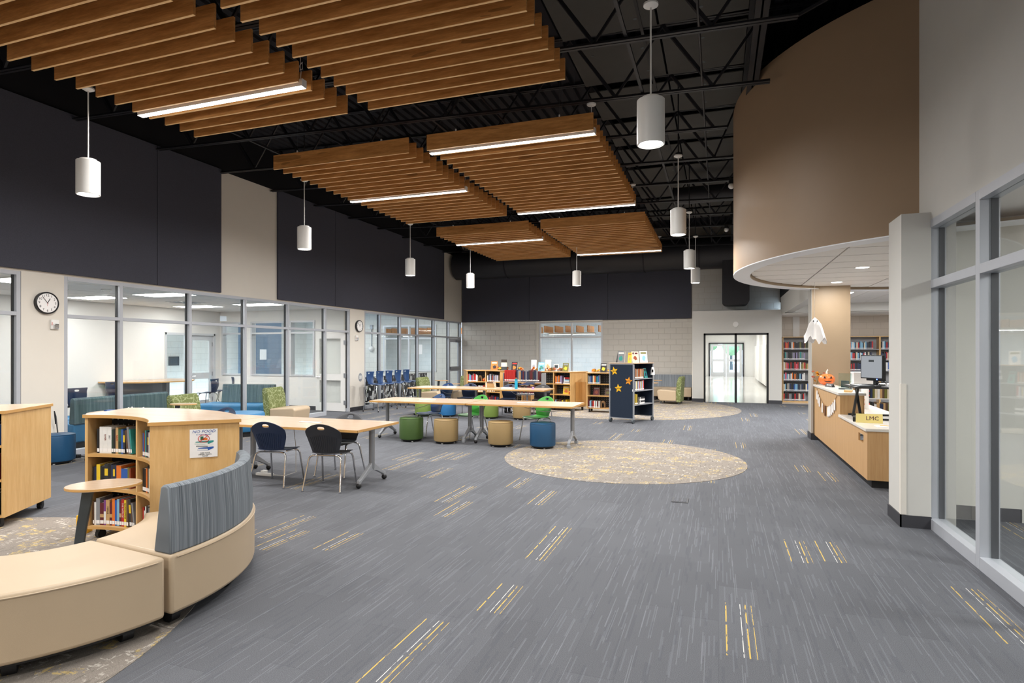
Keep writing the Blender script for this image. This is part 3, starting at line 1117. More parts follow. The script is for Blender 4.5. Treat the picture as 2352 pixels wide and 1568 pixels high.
# black upper wall behind the drum, grey bulkhead, low ceiling over the stacks
struct(MB().box(1.93, 2.13, 6.95, YB + .2, 3.3, 6.35).build('wall_right_upper', M['black']))
bk = MB()
bk.box(1.89, 2.13, 12.9, YP + .3, 2.84, 3.4)
bk.box(1.9, 7.0, 19.45, 19.65, 2.84, 3.1)
struct(bk.build('wall_bulkhead', M['paint_grey']))
act_ceiling('ceiling_stacks', 2.13, 7.0, 12.6, 19.45, 3.08, .61, 1.22)
struct(MB().box(1.9, 7.2, 19.65, 22.0, 2.82, 2.9).box(4.4, 7.2, 6.9, 13, 2.95, 3.05).build('ceiling_stacks_rear', M['tile']))
for x, y in ((2.75, 13.9), (2.75, 16.4), (4.6, 14.5), (4.6, 17.4)):
    panel_light(x, y, 3.07, .6, 1.2, 60, 'lit rectangular panel in the tile ceiling over the tall bookcases', 'stacks ceiling lights')
struct(MB().box(1.9, 7.2, 21.70, 21.9, 0, 3.1).box(7.0, 7.2, 6.9, 21.7, 0, 3.1).build('wall_stacks', far_block('stacks_block', '#d3c9bd', '#cfc5b9', '#bfb4a7')))
# column at the desk
col_ = struct(MB().box(1.66, 2.30, 12.33, 12.75, .12, 2.9).build('wall_column', M['tan_col']))
MB().box(1.652, 1.66, 12.33, 12.75, .12, 2.9).build('side_face', plain('column_side_paint', '#a9a59e', .5, var=.02), col_)
MB().box(1.644, 1.68, 12.322, 12.36, .13, 1.25).build('corner_guard', M['grid'], col_)
MB().box(1.64, 2.31, 12.318, 12.76, 0, .12).build('column_base', M['base'], col_)

# rest of the shell behind the camera
struct(MB().box(XL - .2, XR + .2, YF - .2, YF, 0, 6.35).build('wall_front', M['paint']))

# ---- roof: corrugated deck, open web joists, panels, girder, ducts
dk = MB()
x, prof = -9.8, []
while x < 2.3:
    z = zj(x) + .95
    prof += [(x, z), (x + .11, z - .003), (x + .13, z + .055), (x + .17, z + .054)]
    x += .19
n = len(prof)
dk.add([(a, YF, b) for a, b in prof] + [(a, YB + .2, b) for a, b in prof], [(i, i + 1, n + i + 1, n + i) for i in range(n - 1)])
ceiling = struct(dk.build('ceiling', M['deck']))
struct(MB().box(-10, 2.4, YF - .2, YB + .3, 6.36, 6.45).build('ceiling_backing', M['black']))  # unseen slab added over the deck to stop sky light leaking in
JY = [7.96 + 1.46 * k for k in range(-9, 10) if YF + .5 < 7.96 + 1.46 * k < YB - .6]


def drum_x(y):
    q = DR + .06
    d = q * q - (y - DC[1]) ** 2
    return DC[0] - math.sqrt(d) if d > 0 else 9


ang = MB().prism_yz([(-.045, 0), (-.008, 0), (-.008, .04), (-.016, .04), (-.016, .008), (-.045, .008)], 0, 1)
ang.prism_yz([(.045, 0), (.045, .008), (.016, .008), (.016, .04), (.008, .04), (.008, 0)], 0, 1)
chord_me = ang.mesh('chord')
chord_me.materials.append(M['steel_black'])
web_me = MB().box(0, 1, -.014, .014, -.014, .014).mesh('web_bar')
web_me.materials.append(M['steel_black'])
web2_me = MB().box(0, 1, -.03, .03, -.02, .02).mesh('web_bar')
web2_me.materials.append(M['steel_black'])


def stick(me, a, b, parent, nm):
    o = obj(nm, me, parent)
    a, b = Vector(a), Vector(b)
    d = b - a
    o.location = a
    o.rotation_euler = (0, -math.atan2(d.z, math.hypot(d.x, d.y)), math.atan2(d.y, d.x))
    o.scale = (d.length, 1, 1)
    return o


for y in JY:
    xe = min(.75, drum_x(y) - .05)
    xt = 1.9
    j = bpy.data.objects.new('roof_joist', None)
    C.objects.link(j)
    j.parent = ceiling
    stick(chord_me, (XL, y, zj(XL)), (xe, y, zj(xe)), j, 'bottom_chord')
    stick(chord_me, (XL, y, zj(XL) + .90), (xt, y, zj(xt) + .90), j, 'top_chord')
    k, x = 0, XL + .25
    while x < xe - .3:
        x2 = min(x + .62, xe)
        za, zb_ = (zj(x) + .03, zj(x2) + .9) if k % 2 else (zj(x) + .9, zj(x2) + .03)
        stick(web2_me if k % 2 == 0 else web_me, (x, y, za), (x2, y, zb_), j, 'web_bar')
        x = x2
        k += 1
    if drum_x(y) > 2:
        stick(web_me, (xe, y, zj(xe) + .02), (1.9, y, zj(1.9) + .55), j, 'web_bar')
for k, y in enumerate(JY[:-1]):
    for xa, xb in ((-2.0, -.75), (-.72, .35)):
        p = MB().box(xa, xb, y + .12, y + 1.34, zj(-.5) + .86, zj(-.5) + .875).build('deck_panel', M['deckpanel'], ceiling)
    m = MB()
    for xa in (-1.7, -1.0, -.2):
        m.cyl((xa, y + .4, zj(-.5) + .857), (xa, y + .4, zj(-.5) + .86), .025, n=8).cyl((xa, y + 1.1, zj(-.5) + .857), (xa, y + 1.1, zj(-.5) + .86), .025, n=8)
    m.build('fastener', M['dark_grey'], ceiling)
for x in (-7.6, -4.1, -.95):      # bridging along the room
    for dz in (.05, .85):
        MB().box(x - .018, x + .018, YF, 20.1 if dz < .5 else YB, zj(x) + dz - .018, zj(x) + dz + .018).build('bridging', M['steel_black'], ceiling)
for x in (-3.2, -.2):
    MB().tube([(x, YF, zj(x) + .18), (x, YB - 1.4, zj(x) + .18)], .016, 6).build('conduit', M['steel_black'], ceiling)
gd = MB()
gd.box(.42, .44, 4, 20.1, zj(.5) + .2, zj(.5) + .9).box(.36, .5, 4, 20.1, zj(.5) + .88, zj(.5) + .9).box(.36, .5, 4, 20.1, zj(.5) + .2, zj(.5) + .22)
gd.build('girder', M['steel_black'], ceiling)
dct = thing('air_duct', 'large round black air duct running along the top of the back wall', 'duct', (0, 20.72, 4.93))
MB().cyl((-9.5, 0, 0), (1.55, 0, 0), .52, n=40).build('pipe', plain('duct_black', '#26262b', .5, var=.12), dct, smooth=True)
for x in (-7.4, -4.9, -2.4, -.6):
    MB().cyl((x - .02, 0, 0), (x + .02, 0, 0), .535, n=40).build('seam_collar', M['deck'], dct, smooth=True)
pts = []
for cx, cz, a0 in ((-.41 + .15, 3.18 + .15, 180), (.41 - .15, 3.18 + .15, 270)):
    for k in range(7):
        a = R(a0 + 15 * k)
        pts.append((cx + .15 * math.cos(a), cz + .15 * math.sin(a)))
pts += [(.41, 4.75), (-.41, 4.75)]
MB().prism_xz([(x_, z_ - 4.93) for x_, z_ in pts], 0, .95).build('elbow', plain('duct_black', '#1c1c21', .55), dct, loc=(.53, -.42, 0))
for x in (-8.6, -6.1, -3.6, -2.2):
    MB().box(x - .02, x + .02, -.004, .004, .5, zj(x) + .945 - 4.93).build('hanger_strap', M['steel_black'], dct)
du = thing('air_duct', 'round black branch duct threaded between the roof joists', 'duct', (0, 14.55, 5.35))
MB().cyl((-1.0, 0, 0), (1.8, 0, 0), .2, n=28).build('pipe', plain('duct_black', '#1c1c21', .55), du, smooth=True)
MB().cyl((-1.02, 0, 0), (-.98, 0, 0), .21, n=28).build('seam_collar', M['deck'], du)
for k, (x, y) in enumerate(((.24, 12.34), (.2, 16.72), (-7.3, 12.34))):
    t = thing('sprinkler_sensor', 'small white dome sensor hung under a roof joist', 'sensor', (x, y, zj(x) - .10), 0, 'dome sensors under the joists')
    MB().ball((0, 0, 0), .06, 14, 8).build('dome', M['white'], t, smooth=True)
    MB().cyl((0, 0, .04), (0, 0, .10), .05, n=14).build('base', M['blk_plastic'], t)

# ================================================================== CEILING BAFFLES AND LAMPS
ZS, SH, ST, PITCH = 4.57, .225, .024, .2232
slat_mb = MB()
slat_mb.box(0, 2.44, 0, ST, .003, SH)
slat_me = slat_mb.mesh('slat')
slat_me.materials.append(M['slat'])
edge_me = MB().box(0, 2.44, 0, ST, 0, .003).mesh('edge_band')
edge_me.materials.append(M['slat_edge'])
clip_me = MB().box(-.008, .008, -.012 + ST / 2, .012 + ST / 2, SH, SH + .03).mesh('clip')
clip_me.materials.append(M['white'])
wire_me = MB().cyl((0, ST / 2, SH + .03), (0, ST / 2, SH + 1.15), .0012, n=4).mesh('wire')
wire_me.materials.append(M['dark_grey'])
for x0, y0, lab in ((-6.73, 1.90, 'timber slat ceiling cloud with one linear light, hung over the curved benches'),
                    (-3.99, 1.90, 'timber slat ceiling cloud without a visible light, hung beside the first drum-side pendant'),
                    (-6.73, 7.66, 'timber slat ceiling cloud with a linear light in its middle, hung above the long tables'),
                    (-3.99, 7.66, 'timber slat ceiling cloud with a linear light at each end'),
                    (-6.73, 13.45, 'timber slat ceiling cloud above the low bookcases, lit in its front third'),
                    (-3.99, 13.45, 'timber slat ceiling cloud above the star display, linear light at its far edge')):
    t = thing('ceiling_baffle', lab, 'ceiling baffle', (x0, y0, ZS), 0, None)
    for k in range(20):
        s = obj('slat', slat_me, t)
        s.location = (0, k * PITCH, 0)
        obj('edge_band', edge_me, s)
        for dx in (.46, 1.98):
            c = obj('clip', clip_me, s)
            c.location = (dx, 0, 0)
            if k in (0, 19) or k % 4 == 0:
                c2 = obj('wire', wire_me, s)
                c2.location = (dx, 0, 0)


def linear_light(x, y, side, label, power=LINEAR_W, canopy=True):
    t = thing('linear_light', label, 'light', (x, y, ZS - .02), 0)
    L, w2, h = 2.44, .037, .085
    MB().box(0, L, -w2, w2, .006, h).build('housing', M['white'], t, bevel=.003)
    MB().box(.006, L - .006, -w2 + .003, w2 - .003, 0, .006).build('diffuser', M['lamp'], t)
    for xx in (-.004, L):
        MB().box(xx, xx + .004, -w2, w2, 0, h).build('end_cap', M['white'], t)
    for xx in (.45, L - .45):
        MB().cyl((xx, 0, h), (xx, 0, zj(x + xx) + (.86 if x + xx > -2 else .94) - ZS + .02), .0015, n=5).build('cable', M['dark_grey'], t)
    if canopy:
        xx = .12 if side < 0 else L - .05
        zt = zj(x + xx) - (ZS - .02) - .12
        MB().tube([(xx, 0, h), (xx + .01, .0, h + .10), (xx - .03, .02, h + .17), (xx + .01, .02, h + .21), (xx + .03, 0, h + .12), (xx, 0, h + .12), (xx, 0, zt)], .0045, 6).build('power_cord', M['cord'], t)
        MB().lathe([(1e-6, zt), (.055, zt), (.062, zt + .012), (.062, zt + .02), (1e-6, zt + .02)], (xx, 0, 0), 20).build('canopy', M['white'], t)
    area_light('linear_lamp', (x + L / 2, y, ZS - .026), L - .05, .06, power, (1, .98, .95), spread=170)
    return t


LX, RX = -6.73, -3.99
linear_light(LX, 5.356, 1, 'lit linear light in the slat cloud over the curved benches')
linear_light(LX, 9.78, 1, 'lit linear light set mid-way in the slat cloud above the long tables')
linear_light(LX, 14.68, 1, 'lit linear light in the slat cloud above the low bookcases')
linear_light(RX, 7.785, 1, 'lit linear light behind the first slat of the two-light cloud')
linear_light(RX, 11.80, 1, 'lit linear light behind the last slat of the two-light cloud')
linear_light(RX, 17.36, 1, 'lit linear light at the edge of the cloud above the star display')
# unseen linear lights added above and behind the camera for extra light
for x, y in ((RX, 2.247), (LX, 1.0), (RX, -2.6), (LX, -3.2)):
    linear_light(x, y, 1, 'added linear light, unseen behind the viewpoint', power=LINEAR_W * .7, canopy=False)['group'] = 'added linear lights behind the viewpoint'

PZ, PH, PR = 3.50, .40, .122


def make_pendant():
    t = thing('pendant_light', 'white cylinder pendant on a thin stem', 'pendant light', (0, 0, PZ), 0, 'white cylinder pendants')
    MB().lathe([(.095, .012), (.112, 0), (PR, .004), (PR, PH - .004), (PR - .004, PH), (1e-6, PH)], (0, 0, 0), 40).build('shade', M['white'], t, smooth=True)
    MB().lathe([(1e-6, PH), (.085, PH), (.085, PH + .022), (1e-6, PH + .022)], (0, 0, 0), 32).build('top_cap', M['white'], t, smooth=True)
    MB().lathe([(1e-6, .008), (.108, .008), (.108, .012), (1e-6, .012)], (0, 0, 0), 32).build('diffuser', M['lamp'], t)
    MB().cyl((0, 0, PH + .02), (0, 0, 1.25), .008, n=10).build('stem', M['white'], t, smooth=True)
    MB().lathe([(1e-6, 1.225), (.03, 1.225), (.066, 1.245), (.066, 1.262), (1e-6, 1.262)], (0, 0, 0), 28).build('canopy', M['white'], t, smooth=True)
    MB().cyl((0, 0, 1.262), (0, 0, 1.30), .045, n=14).build('hanger_box', M['steel_black'], t)
    MB().cyl((0, 0, 0), (0, 0, 1), .010, n=8).build('hanger', M['steel_black'], t).location = (0, 0, 1.30)
    return t


pend = make_pendant()
psp = [(-7.02, 4.92, 'over the curved benches, nearest the first wall clock'),
       (-7.06, 8.82, 'hung before the pale pilaster of the left wall'),
       (-7.06, 12.70, 'hung before the dark wall panel past the pale pilaster'),
       (-6.76, 15.68, 'hung over the low bookcases at the end of the left row'),
       (-3.74, 16.18, 'hung between the two back slat clouds and the back wall window'),
       (-.57, 5.39, 'hung over the open carpet, first of the row beside the brown drum'),
       (-.60, 9.69, 'second of the row beside the brown drum'),
       (-.61, 13.68, 'third of the row beside the brown drum'),
       (-.58, 16.60, 'last of the row beside the brown drum, before the portal')]
for k, (x, y, lab) in enumerate(psp + [(-7.0, 1.0, ''), (-.55, 1.1, ''), (-7.0, -2.9, ''), (-.55, -3.2, ''), (-3.9, -4.2, '')]):  # entries with an empty label are unseen pendants, added to light the room
    o = pend if k == 0 else copy_tree(pend)
    o.location = (x, y, PZ)
    o['label'] = 'white cylinder pendant ' + (lab or 'added unseen behind the viewpoint')
    o['group'] = 'white cylinder pendants'
    for q in o.children:
        if q.name.startswith('hanger') and not q.name.startswith('hanger_box'):
            q.scale = (1, 1, zj(x) + (.86 if x > -2 else .945) - PZ - 1.30)
    l = bpy.data.lights.new('pendant_lamp', 'AREA')
    l.shape, l.size, l.energy, l.color, l.spread = 'DISK', .2, PENDANT_W * (1 if k < 9 else .7), (1, .98, .95), R(155)
    lo = bpy.data.objects.new('pendant_lamp', l)
    C.objects.link(lo)
    lo.location = (x, y, PZ + .004)

# ================================================================== WALL CLOCKS AND STROBES
def clock(x, y, z, label, r=.165):
    t = thing('wall_clock', label, 'clock', (x, y, z))
    t.rotation_euler = (R(90), 0, R(90))
    MB().lathe([(1e-6, 0), (r, 0), (r, .05), (r - .012, .058), (r - .022, .045), (1e-6, .045)], (0, 0, 0), 48).build('case', M['blk_plastic'], t, smooth=True)
    face = MB().lathe([(1e-6, .046), (r - .02, .046), (r - .02, .047), (1e-6, .047)], (0, 0, 0), 48).build('dial', M['paper'], t)
    for k in range(1, 13):
        a = R(90 - 30 * k)
        text(str(k), .05, M['ink'], t, ((r - .05) * math.cos(a), (r - .05) * math.sin(a), .048), (0, 0, 0), name='numeral')
    MB().obox((math.sin(R(28)) * .035, math.cos(R(28)) * .035, .050), .009, .085, .002, R(-28)).build('hour_hand', M['ink'], t)
    MB().obox((-math.sin(R(38)) * .05, math.cos(R(38)) * .05, .052), .006, .125, .002, R(38)).build('minute_hand', M['ink'], t)
    MB().obox((-.003, -.02, .054), .003, .05, .001, R(-5)).build('second_hand', M['red'], t)
    return t


clock(XL, 6.10, 2.39, 'round wall clock with black rim on the pale pier between the glazed rooms')
clock(XL, 14.33, 2.38, 'round wall clock on the pier beside the open white door')
for y, z, lab in ((6.22, 2.07, 'white fire alarm strobe under the clock between the glazed rooms'), (14.22, 2.04, 'white fire alarm strobe under the clock beside the open white door')):
    t = thing('alarm_strobe', lab, 'fire alarm', (XL, y, z))
    MB().box(0, .035, -.06, .06, -.075, .075).build('body', M['white'], t, bevel=.012, seg=3)
    MB().box(.035, .06, -.03, .04, -.06, .01).build('lens', M['chrome'], t, bevel=.008)
    text('FIRE', .026, M['red'], t, (.036, -.048, .01), (R(90), R(90), R(90)))
t = thing('light_switch', 'grey oval switch plate low on the pier by the tall stools', 'switch', (XL, 14.42, .93))
MB().prism_yz([(.09 * math.cos(a * math.pi / 8), .12 * math.sin(a * math.pi / 8)) for a in range(16)], 0, .006).build('plate', M['mid_grey'], t)
for y in (-.03, .03):
    MB().box(.006, .012, y - .018, y + .018, -.05, .05).build('rocker', M['white'], t)

# ================================================================== TABLES, CHAIRS, POUFS
def caster(m, x, y, r=.03):
    m.ball((x, y, r), r, 12, 8)


def make_table(w, d, name, label, group=None, ball_feet=(1, 1, 1, 1), top_poly=None):
    """flip-top training table, origin at floor centre"""
    t = thing(name, label, 'table', (0, 0, 0), 0, group)
    zt = .73
    if top_poly is None:
        MB().box(-w / 2 + .003, w / 2 - .003, -d / 2 + .003, d / 2 - .003, zt - .03, zt).build('tabletop', M['maple_top'], t)
        e = MB()
        e.box(-w / 2, w / 2, -d / 2, -d / 2 + .003, zt - .03, zt - .001).box(-w / 2, w / 2, d / 2 - .003, d / 2, zt - .03, zt - .001)
        e.box(-w / 2, -w / 2 + .003, -d / 2, d / 2, zt - .03, zt - .001).box(w / 2 - .003, w / 2, -d / 2, d / 2, zt - .03, zt - .001)
        e.build('edge_band', M['edge'], t)
    else:
        MB().prism(top_poly, zt - .03, zt).build('tabletop', M['maple_top'], t)
        e = MB()
        for i in range(len(top_poly)):
            (x0, y0), (x1, y1) = top_poly[i], top_poly[(i + 1) % len(top_poly)]
            l = math.hypot(x1 - x0, y1 - y0)
            e.obox(((x0 + x1) / 2, (y0 + y1) / 2, zt - .0155), l + .003, .004, .029, math.atan2(y1 - y0, x1 - x0))
        e.build('edge_band', M['edge'], t)
    for k, sx in enumerate((-1, 1)):
        x = sx * (w / 2 - .11)
        MB().cyl((x, 0, .2), (x, 0, zt - .05), .036, n=20).build('leg', M['grey_metal'], t, smooth=True)
        MB().box(x - .05, x + .05, -.25, .25, zt - .05, zt - .031).build('top_bracket', M['grey_metal'], t)
        for q, sy in enumerate((-1, 1)):
            f = MB()
            prof = [(0, .30), (sy * .05, .245), (sy * .25, .115), (sy * .30, .095), (sy * .305, .05), (sy * .268, .05), (sy * .25, .075), (sy * .08, .155), (0, .17)]
            f.prism_yz(prof, x - .022, x + .022)
            f.build('foot', M['mid_grey'], t, bevel=.006)
            c = MB()
            if ball_feet[2 * k + q]:
                caster(c, x, sy * .288, .034)
                c.build('caster', M['rubber'], t, smooth=True)
            else:
                c.box(x - .03, x + .03, sy * .288 - .03, sy * .288 + .03, 0, .055).build('glide', M['mid_grey'], t, bevel=.006)
    MB().box(-.16, .16, -.035, .035, zt + .0005, zt + .008).build('power_lid', M['white'], t, bevel=.003)
    return t


def sag(a, b, drop, n=10):
    a, b = Vector(a), Vector(b)
    return [a.lerp(b, i / n) - Vector((0, 0, drop * 4 * (i / n) * (1 - i / n))) for i in range(n + 1)]


def place_table(x, y, w, d, label, **k):
    t = make_table(w, d, 'flip_top_table', label, **k)
    t.location = (x, y, 0)
    return t


tA = place_table(-5.03, 6.40, 2.08, .95, 'maple flip-top table with two dark chairs pulled up beside the curved bench')
tB = place_table(-7.12, 6.40, 2.08, .95, 'maple flip-top table half hidden behind the curved bookcase')
hr = [(.30 + .52 * math.sin(a * math.pi / 20) * -1.5, -.52 * math.cos(a * math.pi / 20)) for a in range(21)]
tC = place_table(-8.62, 6.55, .9, .95, 'round-ended maple table with white game pieces by the study room glass', top_poly=[(x, y) for x, y in reversed(hr)])
tD = place_table(-5.26, 10.14, 1.98, .95, 'maple flip-top table with a green and a camel pouf under it', ball_feet=(1, 1, 0, 0))
tE = place_table(-3.28, 10.14, 1.94, .95, 'maple flip-top table with a camel and a deep blue pouf under it', ball_feet=(1, 1, 0, 0))
tF = place_table(-6.68, 14.0, 1.84, .95, 'maple flip-top table nearest the stools, light pouf below', ball_feet=(1, 1, 1, 0))
tG = place_table(-4.84, 14.0, 1.84, .95, 'maple flip-top table with the blue bottle on it', ball_feet=(0, 1, 0, 0))
for t, a, b, dr in ((tD, (-.8, -.1, .68), (.15, -.1, .69), .12), (tE, (-.05, -.1, .68), (.6, .1, .6), .05), (tF, (-.25, 0, .69), (.35, 0, .69), .13), (tG, (-.1, 0, .69), (.45, 0, .69), .14), (tA, (-.1, -.1, .69), (.4, -.1, .69), .05)):
    MB().tube(sag(a, b, dr), .005, 6).build('cable', M['cord'], t)
MB().tube([(-.9, .0, .68), (-.93, .05, .4), (-.9, .12, .15), (-1.0, .2, .01), (-.8, .15, .01)], .005, 6).build('cable', M['cord'], tE)
t = thing('power_strip', 'white power strip and adapters on the carpet below the table', 'power strip', (-5.72, 6.35, 0))
MB().box(-.13, .13, -.03, .03, 0, .035).build('body', M['white'], t, bevel=.006)
MB().box(-.12, -.05, .05, .11, 0, .05).build('adapter', M['white'], t, bevel=.006)
MB().tube([(.13, 0, .015), (.3, .05, .01), (.34, .2, .03), (.30, .25, .35), (.3, .2, .66)], .005, 6).build('cord', M['cord'], t)

# --- moulded classroom chair
def shell_grid(name, fn, nu, nv, hole=None, th=.011, mat_=None, parent=None):
    vs = [fn(-1 + 2 * i / nu, j / nv) for j in range(nv + 1) for i in range(nu + 1)]
    fs = []
    for j in range(nv):
        for i in range(nu):
            if hole and hole(i, j):
                continue
            a = j * (nu + 1) + i
            fs.append((a, a + 1, a + nu + 2, a + nu + 1))
    me = bpy.data.meshes.new(name)
    me.from_pydata(vs, [], fs)
    me.materials.append(mat_)
    me.polygons.foreach_set('use_smooth', [True] * len(fs))
    o = obj(name, me, parent)
    s = o.modifiers.new('solid', 'SOLIDIFY')
    s.thickness = th
    s.offset = 0
    s2 = o.modifiers.new('sub', 'SUBSURF')
    s2.levels = s2.render_levels = 2
    return o


def chair_back(u, v):
    # half width profile, rounded top; leans back (towards -y)
    hw = .165 + .065 * math.sin(min(1, v * 1.25) * math.pi / 2) - (.055 * max(0, (v - .72) / .28) ** 2)
    z = .445 + .365 * v - .055 * (abs(u) ** 2.2) * v ** 3
    y = -.175 - .03 * v - .085 * v ** 1.6 + .050 * (u * u) * (.35 + .65 * (1 - abs(v - .5)))
    return (u * hw, y, z)


def chair_seat(u, v):
    # v 0 rear -> 1 front
    hw = .165 + .055 * math.sin(min(1, v * 1.4) * math.pi / 2) - .03 * max(0, (v - .75) / .25) ** 2
    y = -.185 + .41 * v - .02 * u * u * v
    z = .447 - .022 * math.sin(v * math.pi) + .014 * u * u - .030 * max(0, (v - .7) / .3) ** 2
    return (u * hw, y, z)


def make_chair(mat_, label):
    t = thing('classroom_chair', label, 'chair')
    hole = lambda i, j: j == 8 and i in (4, 5)
    shell_grid('backrest', chair_back, 10, 10, hole, .011, mat_, t)
    shell_grid('seat', chair_seat, 8, 9, None, .012, mat_, t)
    rb_ = MB()
    for k in range(-6, 7):
        u = k / 8.2
        pts = []
        for q in range(8):
            v = .06 + q * (.56 - .10 * abs(u)) / 7
            x, y, z = chair_back(u, v)
            pts.append((x, y - .0075, z))
        rb_.tube(pts, .0045, 5)
    rb_.build('back_ribs', mat_, t, smooth=True)
    for sx in (-1, 1):
        MB().tube([(0, -.14, .418), (sx * .12, -.14, .418), (sx * .165, -.145, .414), (sx * .195, -.155, .395), (sx * .205, -.165, .36), (sx * .235, -.255, .012)], .0115, 10).build('leg', M['chrome'], t, smooth=True)
        MB().tube([(sx * .15, -.05, .424), (sx * .165, .06, .422), (sx * .18, .125, .416), (sx * .195, .155, .395), (sx * .203, .17, .36), (sx * .225, .235, .012)], .0115, 10).build('leg', M['chrome'], t, smooth=True)
        MB().cyl((sx * .235, -.255, 0), (sx * .235, -.255, .016), .017, n=10).build('glide', M['chrome'], t)
        MB().cyl((sx * .225, .235, 0), (sx * .225, .235, .016), .017, n=10).build('glide', M['chrome'], t)
    MB().tube([(-.17, .09, .423), (.17, .09, .423)], .009, 8).build('seat_frame', M['chrome'], t, smooth=True)
    return t


ch = make_chair(M['navy_shell'], 'x')
chairs = [
    # x, y, rz (0 = facing +y), material, label
    (-5.22, 6.02, R(9), 'navy_shell', 'navy moulded chair seen from behind, next to the grey curved backrest'),
    (-4.44, 6.04, R(10), 'grey_shell', 'graphite moulded chair seen from behind at the table corner'),
    (-4.82, 6.74, R(182), 'grey_shell', 'graphite moulded chair tucked under the far side of the near table'),
    (-7.05, 6.76, R(178), 'navy_shell', 'navy moulded chair behind the table hidden by the curved bookcase'),
    (-5.42, 10.53, R(150), 'blue_shell', 'blue moulded chair behind the table with the forest green pouf'),
    (-4.52, 10.55, R(152), 'green_shell', 'bright green moulded chair behind the joint between two tables'),
    (-3.20, 10.56, R(150), 'green_shell', 'bright green moulded chair by the deep blue pouf'),
    (-7.00, 14.34, R(165), 'blue_shell', 'blue moulded chair at the far table near the beige lounge chair'),
    (-6.30, 14.36, R(180), 'navy_shell', 'navy moulded chair at the far table joint'),
    (-5.15, 14.36, R(180), 'navy_shell', 'navy moulded chair at the far table before the book cart'),
    (-4.25, 14.36, R(185), 'grey_shell', 'graphite moulded chair at the far table end behind the blue bottle'),
]
for k, (x, y, rz, m, lab) in enumerate(chairs):
    o = ch if k == 0 else copy_tree(ch)
    o.location = (x, y, 0)
    o.rotation_euler = (0, 0, rz)
    o['label'] = lab
    o['group'] = 'moulded classroom chairs'
    if k:
        remat(o, {'seat': M[m], 'backrest': M[m], 'back_ribs': M[m]})

# --- counter-height stools with footrest
def stool_back(u, v):
    hw = .118 + .062 * math.sin(min(1, v * 1.5) * math.pi / 2) ** 1.4 + .018 * max(0, (v - .75) / .25) ** 2 - .008 * math.sin(max(0, v - .5) * 2 * math.pi)
    z = 0 + .345 * v + .012 * u * max(0, v - .7)
    y = -.17 - .055 * math.sin(v * math.pi) * .5 - .05 * v + .05 * (u * u) * (.4 + .6 * v)
    return (u * hw, y, z)


def make_stool(sz, mat_, label, group):
    t = thing('tall_stool_chair', label, 'stool', (0, 0, 0), 0, group)
    hole = lambda i, j: j == 8 and i in (4, 5)
    f = lambda u, v: (lambda p: (p[0], p[1], p[2] + sz))(stool_back(u, v))
    shell_grid('backrest', f, 10, 10, hole, .011, mat_, t)
    g = lambda u, v: (lambda p: (p[0] * .95, p[1], p[2] - .445 + sz))(chair_seat(u, v))
    shell_grid('seat', g, 8, 9, None, .012, mat_, t)
    ins = []
    for sx in (-1, 1):
        for sy in (-1, 1):
            top = (sx * .15, sy * .13, sz - .025)
            ft = (sx * .235, sy * .245, .02)
            MB().tube([(sx * .08, sy * .12, sz - .022), (sx * .13, sy * .125, sz - .024), (sx * .16, sy * .14, sz - .05), (sx * .17, sy * .15, sz - .09), ft], .0115, 8).build('leg', M['chrome'], t, smooth=True)
            MB().cyl((ft[0], ft[1], 0), (ft[0], ft[1], .045), .015, n=8).build('foot_cap', M['rubber'], t)
    zf = sz * .33
    k = .17 + .065 * (1 - zf / sz) - .004
    ky = .15 + .095 * (1 - zf / sz) - .004
    MB().tube([(-k, ky, zf), (k, ky, zf), (k, -ky, zf), (-k, -ky, zf), (-k, ky, zf)], .009, 8).build('foot_ring', M['chrome'], t, smooth=True)
    return t


st0 = make_stool(.76, M['blue_shell'], 'x', 'tall stools by the far glazing')
for k, (y, lab) in enumerate(((14.24, 'blue tall stool standing first in the row, beside the clock pier'), (14.74, 'blue tall stool second in the row from the clock pier'),
                              (15.24, 'blue tall stool third in the row from the clock pier'), (15.75, 'blue tall stool fourth in the row from the clock pier'), (16.26, 'blue tall stool last in the row from the clock pier'))):
    o = st0 if k == 0 else copy_tree(st0)
    o.location = (-9.0, y, 0)
    o.rotation_euler = (0, 0, R(-92))
    o['label'] = lab
o = place(st0, (-5.05, 15.72, 0), R(170), 'navy tall stool behind the book cart, only its back showing')
remat(o, {'seat': M['navy_shell'], 'backrest': M['navy_shell']})

# --- drum poufs
def make_pouf(mat_, label, group):
    t = thing('pouf', label, 'pouf', (0, 0, 0), 0, group)
    r, h = .222, .43
    MB().lathe([(1e-6, .035), (r - .03, .035), (r - .008, .045), (r, .07), (r, h - .03), (r - .008, h - .008), (r - .03, h), (1e-6, h + .004)], (0, 0, 0), 44).build('cushion', mat_, t, smooth=True)
    MB().lathe([(r - .008, h - .012), (r - .002, h - .006), (r - .014, h + .001), (r - .02, h - .006)], (0, 0, 0), 44).build('piping', mat_, t, smooth=True)
    MB().lathe([(1e-6, .015), (r - .04, .015), (r - .035, .036), (1e-6, .036)], (0, 0, 0), 30).build('base', M['rubber'], t)
    for k in range(4):
        a = k * math.pi / 2 + .6
        MB().cyl((math.cos(a) * .16, math.sin(a) * .16, 0), (math.cos(a) * .16, math.sin(a) * .16, .016), .018, n=10).build('glide', M['white'], t)
    return t


